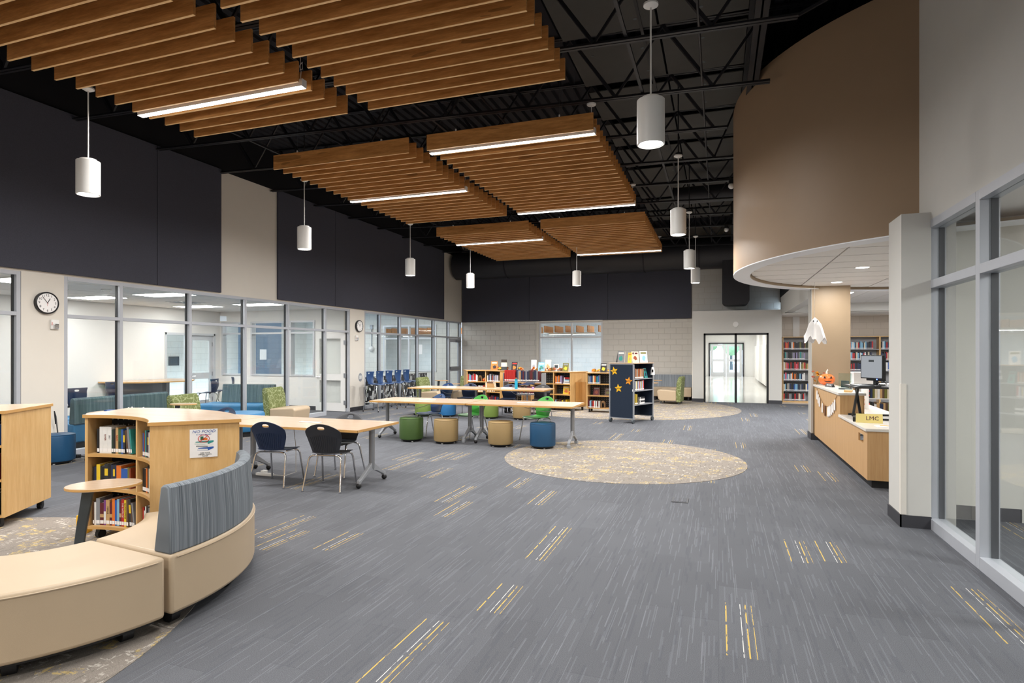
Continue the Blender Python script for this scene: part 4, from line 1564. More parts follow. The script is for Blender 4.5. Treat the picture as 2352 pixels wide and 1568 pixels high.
pf = make_pouf(M['green_pouf'], 'x', 'drum poufs')
for k, (x, y, m, lab) in enumerate(((-5.40, 9.76, 'green_pouf', 'forest green drum pouf in front of the blue chair'),
                                    (-4.68, 9.74, 'tan_pouf', 'camel drum pouf between the green pouf and the table joint'),
                                    (-3.62, 9.74, 'tan_pouf', 'camel drum pouf beside the deep blue pouf'),
                                    (-2.86, 9.78, 'blue_pouf', 'deep blue drum pouf at the edge of the round carpet inlay'),
                                    (-7.18, 13.62, 'lime_pouf', 'lime green drum pouf under the far table near the stools'),
                                    (-6.57, 13.75, 'sky_pouf', 'mid blue drum pouf under the far table'),
                                    (-5.39, 13.72, 'lime_pouf', 'lime green drum pouf under the far table joint'),
                                    (-4.56, 13.75, 'tan_pouf', 'sand drum pouf under the far table end'),
                                    (-9.28, 6.05, 'blue_pouf', 'blue drum pouf standing against the clock pier'))):
    o = pf if k == 0 else copy_tree(pf)
    o.location = (x, y, 0)
    o.rotation_euler = (0, 0, k)
    o['label'] = lab
    if k:
        remat(o, {'cushion': M[m], 'piping': M[m]})
t = tag(MB().tube([(-9.55, 6.2, .55), (-9.5, 6.15, .75), (-9.42, 6.12, .68), (-9.36, 6.1, .5), (-9.35, 6.1, .44)], .008, 6).build('draped_extension_cord', M['rubber'], smooth=True), 'black cord draped down the pier onto the blue pouf', 'cord')

# ================================================================== BOOKS
COL = dict(black='#1b1a1c', navy='#1f2b4c', blue='#2a58a6', white='#e4e2de', cream='#d9cdb4', maroon='#5e1c22', red='#b8221f', orange='#dd7326',
           tan='#c09a68', brown='#5a4030', green='#2f5a3c', teal='#2f8f8a', grey='#85878b', yellow='#e6c22c', purple='#7a3f80', olive='#6d6a2c',
           pink='#d65b77', charcoal='#2c2d30', skyblue='#7fb2cf', darkgreen='#25382c', rust='#8c3f22', lilac='#a293bd')


def cov(n):
    return plain('cover_' + n, COL[n], .45, var=.12, sc=18)


_b = MB()
_b.box(0, 1, 0, .03, 0, 1).box(0, .06, .03, 1, 0, 1).box(.94, 1, .03, 1, 0, 1)
_b.mat(1).box(.06, .94, .03, .97, .012, .985)
_b.mat(2).box(.06, .94, -.006, 0, .05, .17)
BOOK_ME = _b.mesh('book')
for _m in (cov('navy'), M['pages'], M['paper']):
    BOOK_ME.materials.append(_m)


def book(loc, rz, w_, d_, h_, c, label, group, lean=0, flat=False):
    o = obj('book', BOOK_ME)
    o.location = loc
    o.scale = (w_, d_, h_)
    o.rotation_euler = (0, lean, rz) if not flat else (0, R(90), rz)
    o.material_slots[0].link = 'OBJECT'
    o.material_slots[0].material = cov(c)
    return tag(o, label, 'book', group)


def near_book(loc, rz, w_, d_, h_, c, label, group, lean=0, title=None, tcol='white', band=None):
    t = thing('book', label, 'book', loc, rz, group)
    t.rotation_euler = (0, lean, rz)
    k = .0025
    MB().box(0, w_, 0, k, 0, h_).box(0, k, k, d_, 0, h_).box(w_ - k, w_, k, d_, 0, h_).build('cover', cov(c), t)
    MB().box(k, w_ - k, k, d_ - .004, .003, h_ - .003).build('pages', M['pages'], t)
    MB().box(.002, w_ - .002, -.0008, 0, .012, .042).build('spine_label', M['paper'], t)
    if band:
        MB().box(.0005, w_ - .0005, -.0006, 0, band[1] * h_, band[2] * h_).build('spine_band', cov(band[0]), t)
    if title:
        text(title, min(.9 * w_, .022), cov(tcol), t, (w_ / 2, -.0012, h_ * .60), (R(90), R(90), 0), name='spine_title')
    return t


def row(o, rz, z, length, d_, seed, where, group, hmin=.2, hmax=.255, pal=None, wmin=.018, wmax=.038, gap=.002, maxn=99):
    """fill a straight shelf from o (x,y) along local x"""
    rnd = random.Random(seed)
    pal = pal or ['black', 'charcoal', 'navy', 'white', 'black', 'maroon', 'grey', 'blue', 'red', 'brown', 'teal', 'cream', 'charcoal', 'lilac', 'orange', 'black']
    x, n = 0, 0
    ca, sa = math.cos(rz), math.sin(rz)
    while x < length and n < maxn:
        w_ = rnd.uniform(wmin, wmax)
        if x + w_ > length:
            break
        c = rnd.choice(pal)
        h_ = rnd.uniform(hmin, hmax)
        book((o[0] + ca * x, o[1] + sa * x, z), rz, w_, d_ * rnd.uniform(.85, 1), h_, c, '%s spined book %s' % (c, where), group)
        x += w_ + gap
        n += 1


# ================================================================== CURVED BENCHES
SC, SR0, SR1 = (-4.38, 2.75), .60, 1.34
bl = thing('curved_bench', 'backless beige vinyl curved bench on black casters', 'bench', (SC[0], SC[1], 0))
MB().arc(0, 0, SR0, SR1, -68, -7.0, .095, .452, 30).build('seat', M['beige'], bl, bevel=.022, seg=3, smooth=True)
MB().arc(0, 0, SR0 + .04, SR1 - .04, -66, -9, .075, .097, 24).build('base', M['rubber'], bl)
for r, z in ((SR1 + .002, .432), (SR0 - .002, .432)):
    MB().tube([(r * math.cos(R(a)), r * math.sin(R(a)), z) for a in range(-67, -7, 2)], .0045, 6).build('piping', M['beige'], bl, smooth=True)
bb_ = thing('curved_bench', 'beige vinyl curved bench with a grey striped backrest', 'bench', (SC[0], SC[1], 0))
MB().arc(0, 0, SR0, SR1, -5.6, 56, .095, .452, 30).build('seat', M['beige'], bb_, bevel=.022, seg=3, smooth=True)
MB().arc(0, 0, SR0 + .04, SR1 - .04, -4, 54, .075, .097, 24).build('base', M['rubber'], bb_)
bk_ = MB()
n = 30
prof = [(SR1 - .165, .448), (SR1 - .012, .448), (SR1 - .012, .60), (SR1 - .03, .84), (SR1 - .05, .855), (SR1 - .085, .855), (SR1 - .105, .84)]
vs, fs = [], []
for i in range(n + 1):
    a = R(-5.4 + 61.2 * i / n)
    vs += [(r * math.cos(a), r * math.sin(a), z) for r, z in prof]
m_ = len(prof)
for i in range(n):
    for k in range(m_):
        a, b = i * m_ + k, i * m_ + (k + 1) % m_
        fs.append((a, b, b + m_, a + m_))
fs += [tuple(range(m_ - 1, -1, -1)), tuple(range(n * m_, (n + 1) * m_))]
bk_.add(vs, fs).build('backrest', M['grey_arc_stripe'], bb_, smooth=True, bevel=.012, seg=2)
MB().tube([((SR1 + .002) * math.cos(R(a)), (SR1 + .002) * math.sin(R(a)), .432) for a in range(-4, 56, 2)], .0045, 6).build('piping', M['beige'], bb_, smooth=True)
for t, angs in ((bl, (-62, -38, -14)), (bb_, (-1, 25, 50))):
    for a in angs:
        for r in (SR1 - .13, SR0 + .12):
            x, y = r * math.cos(R(a)), r * math.sin(R(a))
            MB().cyl((x - .03 * math.sin(R(a)), y + .03 * math.cos(R(a)), .04), (x + .03 * math.sin(R(a)), y - .03 * math.cos(R(a)), .04), .04, n=18).box(x - .02, x + .02, y - .02, y + .02, .04, .08).build('caster', M['rubber'], t, smooth=True)


def tablet_table(x, y, rz, label, z=.68, a=.255, b=.17, lean=.10, mat_=None, group=None):
    t = thing('tablet_table', label, 'side table', (x, y, 0), rz, group)
    pts = [(a * math.cos(2 * math.pi * k / 40), b * math.sin(2 * math.pi * k / 40)) for k in range(40)]
    MB().prism(pts, z - .022, z).build('tabletop', M['maple_top'], t, bevel=.003)
    MB().lathe([(.985, z - .021), (1.004, z - .018), (1.004, z - .004), (.985, z - .001)], (0, 0, 0), 40).build('edge_band', M['edge'], t).scale = (a, b, 1)
    MB().prism_xz([(-.13, z - .022), (-.06, z - .022), (-.10 - lean * .5, .35), (-.13 - lean, .012), (-.19 - lean, .012), (-.16 - lean * .5, .36)], -.022, .022).build('leg', M['dark_grey'], t, bevel=.005)
    MB().box(-.2 - lean, .12, -.15, .15, 0, .012).build('foot_plate', M['dark_grey'], t)
    return t


tablet_table(-4.27, 3.11, R(42), 'oval maple tablet table on a slanted grey leg before the curved bookcase', .68, .24, .18, .02)

# ================================================================== CURVED BOOKCASE (near)
K0, K1, KB = .985, 1.62, 1.30
SHZ = (.095, .430, .730)
AW = math.degrees(.025 / K0)


def curved_case(cx, cy, a0, a1, label):
    bc = thing('curved_bookcase', label, 'bookcase', (cx, cy, 0))
    MB().arc(0, 0, K0 - .012, K1 + .012, a0 - .6, a1 + .6, 1.072, 1.10, 40).build('top_panel', M['maple_top'], bc)
    MB().arc(0, 0, K0 - .0145, K0 - .012, a0 - .6, a1 + .6, 1.072, 1.099, 40).build('edge_band', M['edge'], bc)
    MB().arc(0, 0, K1 + .012, K1 + .0145, a0 - .6, a1 + .6, 1.072, 1.099, 40).build('edge_band', M['edge'], bc)
    for nm, a in (('end_panel', a0), ('divider', (a0 + a1) / 2 - AW / 2), ('end_panel', a1 - AW)):
        r1 = K1 if nm == 'end_panel' else KB
        th = R(a + AW / 2)
        rm = (K0 + r1) / 2
        MB().obox((rm * math.cos(th), rm * math.sin(th), .59), r1 - K0, .025, .97, th).build(nm, M['maple'], bc)
    for a in (a0 - .68, a1 + .68):
        rm = (K0 + K1) / 2
        MB().obox((rm * math.cos(R(a)), rm * math.sin(R(a)), 1.086), K1 - K0 + .026, .004, .027, R(a)).build('edge_band', M['edge'], bc)
    for z in SHZ:
        MB().arc(0, 0, K0, KB, a0 + AW, a1 - AW, z, z + .026, 36).build('shelf', M['maple'], bc)
        MB().arc(0, 0, K0 - .002, K0, a0 + AW, a1 - AW, z, z + .026, 36).build('edge_band', M['edge'], bc)
    MB().arc(0, 0, KB, KB + .01, a0 + AW, a1 - AW, .12, 1.072, 36).build('back_panel', M['perf'], bc)
    MB().arc(0, 0, KB + .01, K1 - .02, a0 + AW, a1 - AW, .095, .121, 36).build('rear_floor', M['maple'], bc)
    MB().arc(0, 0, K1 - .02, K1, a0 + AW, a1 - AW, .12, 1.072, 36).build('rear_panel', M['maple'], bc)
    for a in (a0 + 4, a1 - 5, (a0 + a1) / 2):
        for r in (K0 + .07, K1 - .09):
            x, y = r * math.cos(R(a)), r * math.sin(R(a))
            MB().cyl((x - .02, y, .038), (x + .02, y, .038), .038, n=16).box(x - .025, x + .025, y - .025, y + .025, .04, .096).build('caster', M['rubber'], bc, smooth=True)
    return bc


def arc_row(cx, cy, a_from, a_to, tier, seed, where, group, pal, wmin=.02, wmax=.036, hmin=.19, hmax=.235, gap=1.03):
    """books on a curved shelf, left to right (angle falls)"""
    rnd = random.Random(seed)
    rb, ang = K0 + .035, a_from
    while True:
        w_ = rnd.uniform(wmin, wmax)
        da = math.degrees(w_ / rb) * gap
        if ang - da < a_to:
            break
        c = rnd.choice(pal)
        a = R(ang)
        book((cx + rb * math.cos(a), cy + rb * math.sin(a), SHZ[tier] + .027), a - R(90), w_, .16, rnd.uniform(hmin, hmax), c, '%s spined book %s' % (c, where), group)
        ang -= da


KC, KA0, KA1 = (-4.90, 2.73), 43.7, 110.8
aw = AW
bc = curved_case(KC[0], KC[1], KA0, KA1, 'curved maple bookcase with three shelves of books and a NO FOOD notice on its end')
# the notice taped to the end panel (a flat printed sheet)
pa = R(KA0)
pr = 1.36
ns = thing('paper_notice', 'white NO FOOD notice taped to the end of the curved bookcase', 'notice', (KC[0] + pr * math.cos(pa) + .0015 * math.sin(pa), KC[1] + pr * math.sin(pa) - .0015 * math.cos(pa), .915), pa)
MB().box(-.105, .105, -.001, 0, -.135, .135).build('sheet', M['paper'], ns)
ns.scale = (.95, 1, .84)
text('NO FOOD', .037, M['blue_ink'], ns, (0, -.0018, .112), name='heading', shear=.25)
text('IN THE LIBRARY', .016, M['blue_ink'], ns, (0, -.0018, .083), name='subheading')
ring = [(.042 * math.cos(2 * math.pi * k / 24), -.0022, .045 + .036 * math.sin(2 * math.pi * k / 24)) for k in range(25)]
MB().tube(ring, .0028, 4).tube([(-.028, -.0024, .02), (.028, -.0024, .07)], .0028, 4).build('no_symbol', M['red'], ns)
MB().box(-.025, -.002, -.0016, -.001, .03, .065).build('food_icon', cov('green'), ns)
MB().box(-.002, .028, -.0016, -.001, .028, .05).build('food_icon', cov('orange'), ns)
for k, (c, z) in enumerate((('teal', .0), ('white', -.03), ('blue', -.06))):
    MB().add([(-.07 + .01 * k, -.0016, z - .004), (.03, -.0016, z - .012), (.075, -.0016, z + .008), (.075, -.0016, z + .024), (-.06 + .01 * k, -.0016, z + .018)], [(0, 1, 2, 3, 4)]).build('book_icon', cov(c), ns)
    MB().add([(-.068 + .01 * k, -.0018, z - .001), (.03, -.0018, z - .009), (.03, -.0018, z + .004), (-.068 + .01 * k, -.0018, z + .01)], [(0, 1, 2, 3)]).build('book_icon', cov('grey' if c == 'white' else 'white'), ns)
text('KEEP YOUR', .014, M['ink'], ns, (.01, -.0018, -.093), name='footer')
text('LIBRARY CLEAN,', .014, M['ink'], ns, (.01, -.0018, -.108), name='footer')
text('PLEASE', .014, M['ink'], ns, (.01, -.0018, -.123), name='footer')

RB = K0 + .035
near = {
    (0, 2): [('black', .024, .215, 0, None), ('white', .032, .232, 0, None), ('white', .042, .232, 0, 'RIVER'), ('white', .040, .232, 0, 'SKY'), ('darkgreen', .020, .208, 0, None), ('black', .022, .208, 0, None),
             ('tan', .028, .228, 0, 'RAW'), ('green', .031, .216, 0, None), ('blue', .023, .214, 0, None), ('charcoal', .021, .205, 0, None), ('brown', .022, .205, -6, None), ('grey', .026, .235, -7, None), ('teal', .017, .215, -7, None)],
    (0, 1): [('black', .016, .175, 0, None), ('navy', .018, .18, 0, None), ('yellow', .034, .20, 0, None), ('black', .040, .185, 0, None), ('charcoal', .033, .205, 0, None), ('black', .030, .205, 0, None), ('navy', .020, .20, 0, None),
             ('charcoal', .020, .20, 0, None), ('navy', .016, .2, 0, None), ('orange', .05, .195, 0, None), ('blue', .075, .17, 0, None), ('olive', .022, .185, 0, None), ('rust', .016, .18, 0, None)],
    (0, 0): [('brown', .015, .205, 0, None), ('white', .016, .20, 0, None), ('grey', .034, .235, 0, None), ('maroon', .036, .195, 0, None), ('purple', .02, .22, 0, None), ('tan', .035, .222, 0, 'MIMUS'), ('maroon', .026, .20, 0, None),
             ('orange', .028, .235, 0, None), ('blue', .022, .225, 0, None), ('skyblue', .025, .235, 0, None), ('maroon', .024, .225, 0, None), ('red', .030, .238, 0, 'THE FATE OF'), ('yellow', .026, .232, 0, 'QUARANTINE'), ('brown', .026, .242, 0, None), ('charcoal', .024, .24, -4, None), ('brown', .022, .215, -9, None), ('grey', .018, .215, -9, None)],
    (1, 2): [('blue', .02, .20, 0, None), ('rust', .02, .205, 0, None), ('teal', .024, .225, 0, None), ('navy', .028, .22, 0, None), ('charcoal', .022, .215, 0, None), ('white', .02, .215, 0, None), ('blue', .024, .22, 0, None), ('black', .024, .21, 0, None), ('brown', .026, .2, 0, None), ('navy', .024, .21, 0, None)],
    (1, 1): [('black', .06, .2, 0, None), ('orange', .03, .205, 0, None), ('black', .026, .23, 0, None), ('cream', .024, .21, 0, None), ('white', .022, .215, 0, None), ('maroon', .024, .2, 0, None), ('charcoal', .03, .21, 0, None), ('teal', .022, .2, 0, None)],
    (1, 0): [('red', .02, .20, 0, None), ('white', .022, .175, 0, None), ('white', .024, .215, 0, None), ('black', .045, .225, 0, None), ('grey', .03, .215, 0, None), ('maroon', .035, .195, 0, None), ('yellow', .024, .2, 0, None), ('charcoal', .03, .21, 0, None), ('navy', .03, .2, 0, None)],
}
mid = (KA0 + KA1) / 2
bay_nm = ('wide-view', 'end')
tier_nm = {2: 'top', 1: 'middle', 0: 'bottom'}
for (bay, tier), lst in near.items():
    ang = (KA1 - aw - 1.0) if bay == 0 else (mid - aw / 2 - 1.0)
    if (bay, tier) == (0, 2):
        ang -= 2.2
    lim = (mid + aw / 2 + .6) if bay == 0 else KA0 + aw + .6
    for k, (c, w_, h_, lean, title) in enumerate(lst):
        da = math.degrees(w_ / RB) * (1.12 if lean else 1.03)
        if lean and not (k and lst[k - 1][3]):
            ang -= math.degrees(h_ * math.sin(R(-lean)) / RB)
        if ang - da < lim:
            break
        a = R(ang)
        where = 'on the %s curved bookcase shelf, %s' % (tier_nm[tier], 'left of its divider' if bay == 0 else 'by the NO FOOD panel')
        z = SHZ[tier] + .0275
        near_book((KC[0] + RB * math.cos(a), KC[1] + RB * math.sin(a), z + (.004 if lean else 0)), a - R(90), w_, .16, h_, c, '%s book %s' % (c + (' titled ' + title if title else ''), where), 'books in the curved bookcase', R(lean), title,
                  {'RIVER': 'rust', 'SKY': 'grey', 'RAW': 'red', 'MIMUS': 'brown', 'QUARANTINE': 'black'}.get(title, 'white'),
                  band={'charcoal': ('yellow', .5, .8), 'purple': ('white', .1, .55), 'maroon': ('tan', .35, .5), 'green': ('darkgreen', .2, .5)}.get(c))
        ang -= da
tag(MB().obox((-5.47, 3.80, .085), .09, .1, .17, .5).build('yellow_box', M['yellow'], bevel=.006), 'bright yellow box on the floor beside the curved bookcase', 'box')

# ================================================================== MOBILE LOW BOOKCASES
def low_case(x, y, rz, width, bays, label, h=1.09, d_=.38, name='low_bookcase', group=None, ends=True):
    t = thing(name, label, 'bookcase', (x, y, 0), rz, group)
    th = .025
    MB().box(-.012, width + .012, -.012, d_ + .012, h - .028, h).build('top_panel', M['maple_top'], t)
    e = MB().box(-.014, width + .014, -.0145, -.012, h - .028, h - .001).box(-.0145, -.012, -.012, d_ + .012, h - .028, h - .001).box(width + .012, width + .0145, -.012, d_ + .012, h - .028, h - .001)
    e.build('edge_band', M['edge'], t)
    for xx in (0, width - th):
        MB().box(xx, xx + th, 0, d_, .1, h - .028).build('end_panel', M['maple'], t)
    for k in range(1, bays):
        xx = k * width / bays
        MB().box(xx - th / 2, xx + th / 2, 0, d_ - .02, .122, h - .028).build('divider', M['maple'], t)
    for z in (.10, .435, .755):
        MB().box(th, width - th, 0, d_ - .02, z, z + .022).build('shelf', M['maple'], t)
        MB().box(th, width - th, -.002, 0, z, z + .022).build('edge_band', M['edge'], t)
    MB().box(th, width - th, d_ - .02, d_ - .008, .1, h - .028).build('back_panel', M['perf'], t)
    for xx in (.07, width - .07):
        for yy in (.06, d_ - .06):
            MB().cyl((xx - .018, yy, .036), (xx + .018, yy, .036), .036, n=14).box(xx - .022, xx + .022, yy - .022, yy + .022, .036, .1).build('caster', M['rubber'], t, smooth=True)
    return t


# the unit at the picture's left edge: only its end panel and one row of spines show
ux, uy = -6.30, 3.64
urz = math.atan2(-.53, -.85) + math.pi      # width runs away to the left of the panel
ub = low_case(ux - .95 * math.cos(urz), uy - .95 * math.sin(urz), urz, .95, 1, 'maple low bookcase with a plain end panel standing before the clock pier', h=1.10, d_=.80)
for z, sd in ((.125, 1), (.46, 2), (.78, 3)):
    row((ux - .125 * math.cos(urz), uy - .125 * math.sin(urz)), urz, z, .09, .17, sd, 'in the low bookcase before the clock pier', 'books in the plain-ended bookcase', .18, .24)

for z, tn in ((.1225, 'bottom'), (.4575, 'middle'), (.7775, 'upper')):
    rnd = random.Random(int(z * 777))
    cols = ['black', 'navy', 'maroon', 'white', 'teal', 'tan', 'grey', 'red']
    m = MB()
    x = .04
    while x < .74:
        w_ = rnd.uniform(.02, .042)
        m.mat(rnd.randrange(8)).box(x, x + w_, .02, .2, 0, rnd.uniform(.18, .24))
        m.mat(8).box(x + .003, x + w_ - .003, .0192, .02, .014, .04)
        x += w_ + .002
    o = m.build('book_row', [cov(c) for c in cols] + [M['paper']], loc=(ux - .95 * math.cos(urz), uy - .95 * math.sin(urz), z), rz=urz)
    tag(o, 'mixed row of books on the %s shelf of the plain-ended bookcase before the clock pier' % tn, 'books', None, 'stuff')
U1, U2 = (-6.65, 15.57), (-4.44, 15.19)
curved_case(U1[0], U1[1], 56, 123, 'curved maple bookcase by the back wall with a carved wooden arch and small pumpkin')
low_case(-5.83, 16.2, 0, .48, 1, 'narrow maple low bookcase mostly hidden behind the book cart')
u2 = curved_case(U2[0], U2[1], 55, 122, 'curved maple bookcase with a plain end panel behind the far table end')
th = R(55) - .0165 / 1.3
MB().obox((1.36 * math.cos(th), 1.36 * math.sin(th), .47), .42, .004, .66, th).build('darker_panel', wood('maple_darker_panel', '#b5854a', '#c8985a', (9, 9, .8), .4), u2)  # thin rectangle of darker maple on the end panel
u3 = low_case(-3.42, 15.98, R(-2), 1.10, 1, 'maple low bookcase standing behind the star display')
gp = 'books in the low bookcases'
w1, w2_, w3_ = 'of the curved bookcase by the back wall', 'of the curved bookcase behind the cart', 'of the curved bookcase at the far table'
arc_row(*U1, 120.5, 104, 2, 21, 'on the top left shelf ' + w1, gp, ['blue', 'white', 'skyblue', 'grey', 'teal', 'white', 'red', 'cream'])
arc_row(*U1, 87, 58.5, 2, 22, 'on the top right shelf ' + w1, gp, ['grey', 'maroon', 'white', 'red', 'lilac', 'navy', 'black', 'charcoal', 'brown'], .016, .034, .17, .235)
arc_row(*U1, 120.5, 92, 1, 23, 'on the middle left shelf ' + w1, gp, ['red', 'maroon', 'navy', 'white', 'charcoal'], .03, .07, .15, .21, 1.3)
arc_row(*U1, 87, 70, 1, 24, 'on the middle right shelf ' + w1, gp, ['tan', 'orange', 'brown'], .03, .06, .15, .2, 1.4)
arc_row(*U1, 112, 95, 0, 25, 'on the bottom left shelf ' + w1, gp, ['black', 'grey', 'maroon', 'charcoal'], .03, .05, .17, .22, 1.2)
arc_row(*U1, 87, 62, 0, 26, 'on the bottom right shelf ' + w1, gp, ['navy', 'maroon', 'white', 'red', 'charcoal', 'blue'], .02, .04, .17, .22)
row((-5.80, 16.22), 0, .778, .4, .17, 43, 'on the top shelf of the narrow bookcase behind the cart', gp, .19, .23, ['charcoal', 'maroon', 'white', 'navy'])
arc_row(*U2, 119, 104, 2, 27, 'on the top left shelf ' + w3_, gp, ['navy', 'purple', 'charcoal', 'navy', 'white'])
arc_row(*U2, 86, 74, 2, 28, 'on the top right shelf ' + w3_, gp, ['brown', 'orange', 'lilac', 'grey', 'brown'])
arc_row(*U2, 86, 64, 0, 29, 'on the bottom right shelf ' + w3_, gp, ['maroon', 'yellow', 'skyblue', 'olive', 'charcoal', 'brown'], .02, .04, .14, .2, 1.15)
a_ = R(66)
for k, (c, w_) in enumerate((('white', .20), ('grey', .19), ('white', .17), ('skyblue', .18), ('maroon', .17), ('red', .17))):
    b = book((U2[0] + 1.04 * math.cos(a_) - w_ / 2, U2[1] + 1.04 * math.sin(a_), SHZ[2] + .0275 + (k + 1) * .0292), R(-14), .029, .15, w_, c, '%s book in the flat pile on the curved bookcase shelf' % c, 'flat pile of books')
    b.rotation_euler = (0, R(90), R(-14))
row((-3.38, 16.0), R(-2), .778, .33, .17, 30, 'on the top shelf of the low bookcase behind the star display', gp, .2, .24, ['blue', 'navy', 'grey', 'white', 'teal', 'orange', 'cream'])
row((-3.38, 16.0), R(-2), .123, .32, .17, 31, 'on the bottom shelf of the low bookcase behind the star display', gp, .18, .23, ['maroon', 'white', 'red', 'charcoal', 'grey', 'skyblue'])


def stand_book(x, y, z, rz, w_, h_, c, label, accent=None, name='display_book', group='books displayed face out', th=.025, lean=14):
    """book shown face out, leaning back; face looks to local -y"""
    t = thing(name, label, 'book', (x, y, z), rz, group)
    q = bpy.data.objects.new('cover', MB().box(-w_ / 2, w_ / 2, 0, th, 0, h_).mesh('cover'))
    C.objects.link(q)
    q.data.materials.append(cov(c))
    q.parent = t
    q.rotation_euler = (R(-lean), 0, 0)
    MB().box(-w_ / 2 + .004, w_ / 2 - .001, .003, th - .003, h_ - .001, h_ + .0005).box(w_ / 2 - .002, w_ / 2 + .0005, .003, th - .003, .004, h_ - .004).build('pages', M['pages'], q)
    if accent:
        MB().box(-w_ * .38, w_ * .38, -.001, 0, h_ * .76, h_ * .9).build('title_block', cov(accent[0]), q)
        m = MB()
        rnd = random.Random(int(w_ * 1e4 + x * 100))
        pts = []
        for k in range(12):
            a = 2 * math.pi * k / 12
            rr = rnd.uniform(.55, 1)
            pts.append((w_ * .34 * rr * math.cos(a), h_ * .38 + h_ * .25 * rr * math.sin(a)))
        m.prism_xz(pts, -.0012, 0)
        m.build('cover_art', cov(accent[1]), q)
    MB().box(-w_ * .3, w_ * .3, th + .02, th + .10, 0, .004).build('stand', M['dark_grey'], t)
    return t


TZ, TZ3 = 1.1005, 1.091
stand_book(-6.40, 16.66, TZ, R(12), .20, .27, 'orange', 'orange display book standing on the low bookcase top by a leaf garland', ('white', 'black'))
stand_book(-5.66, 16.36, TZ3, R(-4), .19, .27, 'black', 'black display book with golden art on the low bookcase top', ('red', 'orange'))
stand_book(-4.80, 16.25, TZ, R(0), .19, .26, 'skyblue', 'pale blue display book on the low bookcase top', ('white', 'teal'))
stand_book(-4.66, 16.45, TZ, R(4), .17, .33, 'cream', 'cream display book behind the pale blue one', ('white', 'tan'))
stand_book(-4.08, 16.22, TZ, R(-6), .18, .24, 'olive', 'olive green display book on the low bookcase top', ('grey', 'yellow'))
stand_book(-5.08, 16.44, TZ, R(14), .15, .34, 'white', 'white display book leaning on the low bookcase top', ('white', 'grey'), lean=22)
stand_book(-2.98, 16.12, TZ3, R(-4), .18, .25, 'black', 'black display book with a yellow title behind the star display', ('white', 'yellow'))
stand_book(-4.06, 16.20, .457, R(-4), .18, .24, 'yellow', 'yellow display book on the low bookcase middle shelf', ('cream', 'orange'))
stand_book(-3.18, 16.10, .458, R(-8), .17, .23, 'maroon', 'dark red display book on the shelf behind the star display', ('grey', 'rust'))
stand_book(-2.86, 16.10, .458, R(-8), .17, .21, 'brown', 'brown display book on the shelf behind the star display', ('grey', 'olive'))
# chalk label, lantern pot, arches, little pumpkins, garlands
t = thing('chalkboard_sign', 'tiny white-framed chalkboard on the low bookcase top', 'sign', (-4.36, 16.28, TZ))
MB().box(-.075, .075, 0, .012, .07, .20).build('frame', M['paper'], t)
MB().box(-.05, .05, -.002, 0, .095, .175).build('slate', M['dark_grey'], t)
MB().box(-.02, .02, 0, .05, 0, .075).build('foot', M['paper'], t)
t = thing('lantern_jar', 'dark woven jar lantern with a pale band on the low bookcase top', 'lantern', (-6.08, 16.66, TZ))
MB().lathe([(1e-6, 0), (.085, 0), (.09, .11), (1e-6, .11)], (0, 0, 0), 20).build('base', M['dark_grey'], t, smooth=True)
MB().lathe([(1e-6, .11), (.09, .11), (.088, .235), (1e-6, .235)], (0, 0, 0), 20).build('band', M['pages'], t, smooth=True)
MB().lathe([(1e-6, .235), (.087, .235), (.085, .32), (1e-6, .32)], (0, 0, 0), 20).build('lid', plain('dark_weave', '#3b332c', .8), t, smooth=True)


def arch(x, y, z, w_, h_, label, mat_):
    t = thing('wooden_arch', label, 'ornament', (x, y, z))
    pts = [(-w_ / 2, 0), (-w_ * .22, 0), (-w_ * .22, h_ * .5)] + [(w_ * .22 * -math.cos(math.pi * k / 8), h_ * .5 + w_ * .22 * math.sin(math.pi * k / 8)) for k in range(1, 8)] + [(w_ * .22, h_ * .5), (w_ * .22, 0), (w_ / 2, 0), (w_ / 2, h_ * .7), (w_ * .3, h_ * .92), (0, h_), (-w_ * .3, h_ * .92), (-w_ / 2, h_ * .7)]
    MB().prism_xz(pts, 0, .05).build('body', mat_, t)
    MB().box(-w_ * .15, w_ * .15, -.002, 0, h_ * .84, h_ * .9).build('plate', M['edge'], t)


arch(-6.84, 16.61, .757, .12, .19, 'carved wooden bookend arch on the low bookcase shelf', plain('walnut', '#7a5c3c', .5))
arch(-2.98, 16.05, .123, .13, .2, 'carved wooden bookend arch on the bottom shelf behind the star display', plain('walnut', '#7a5c3c', .5))


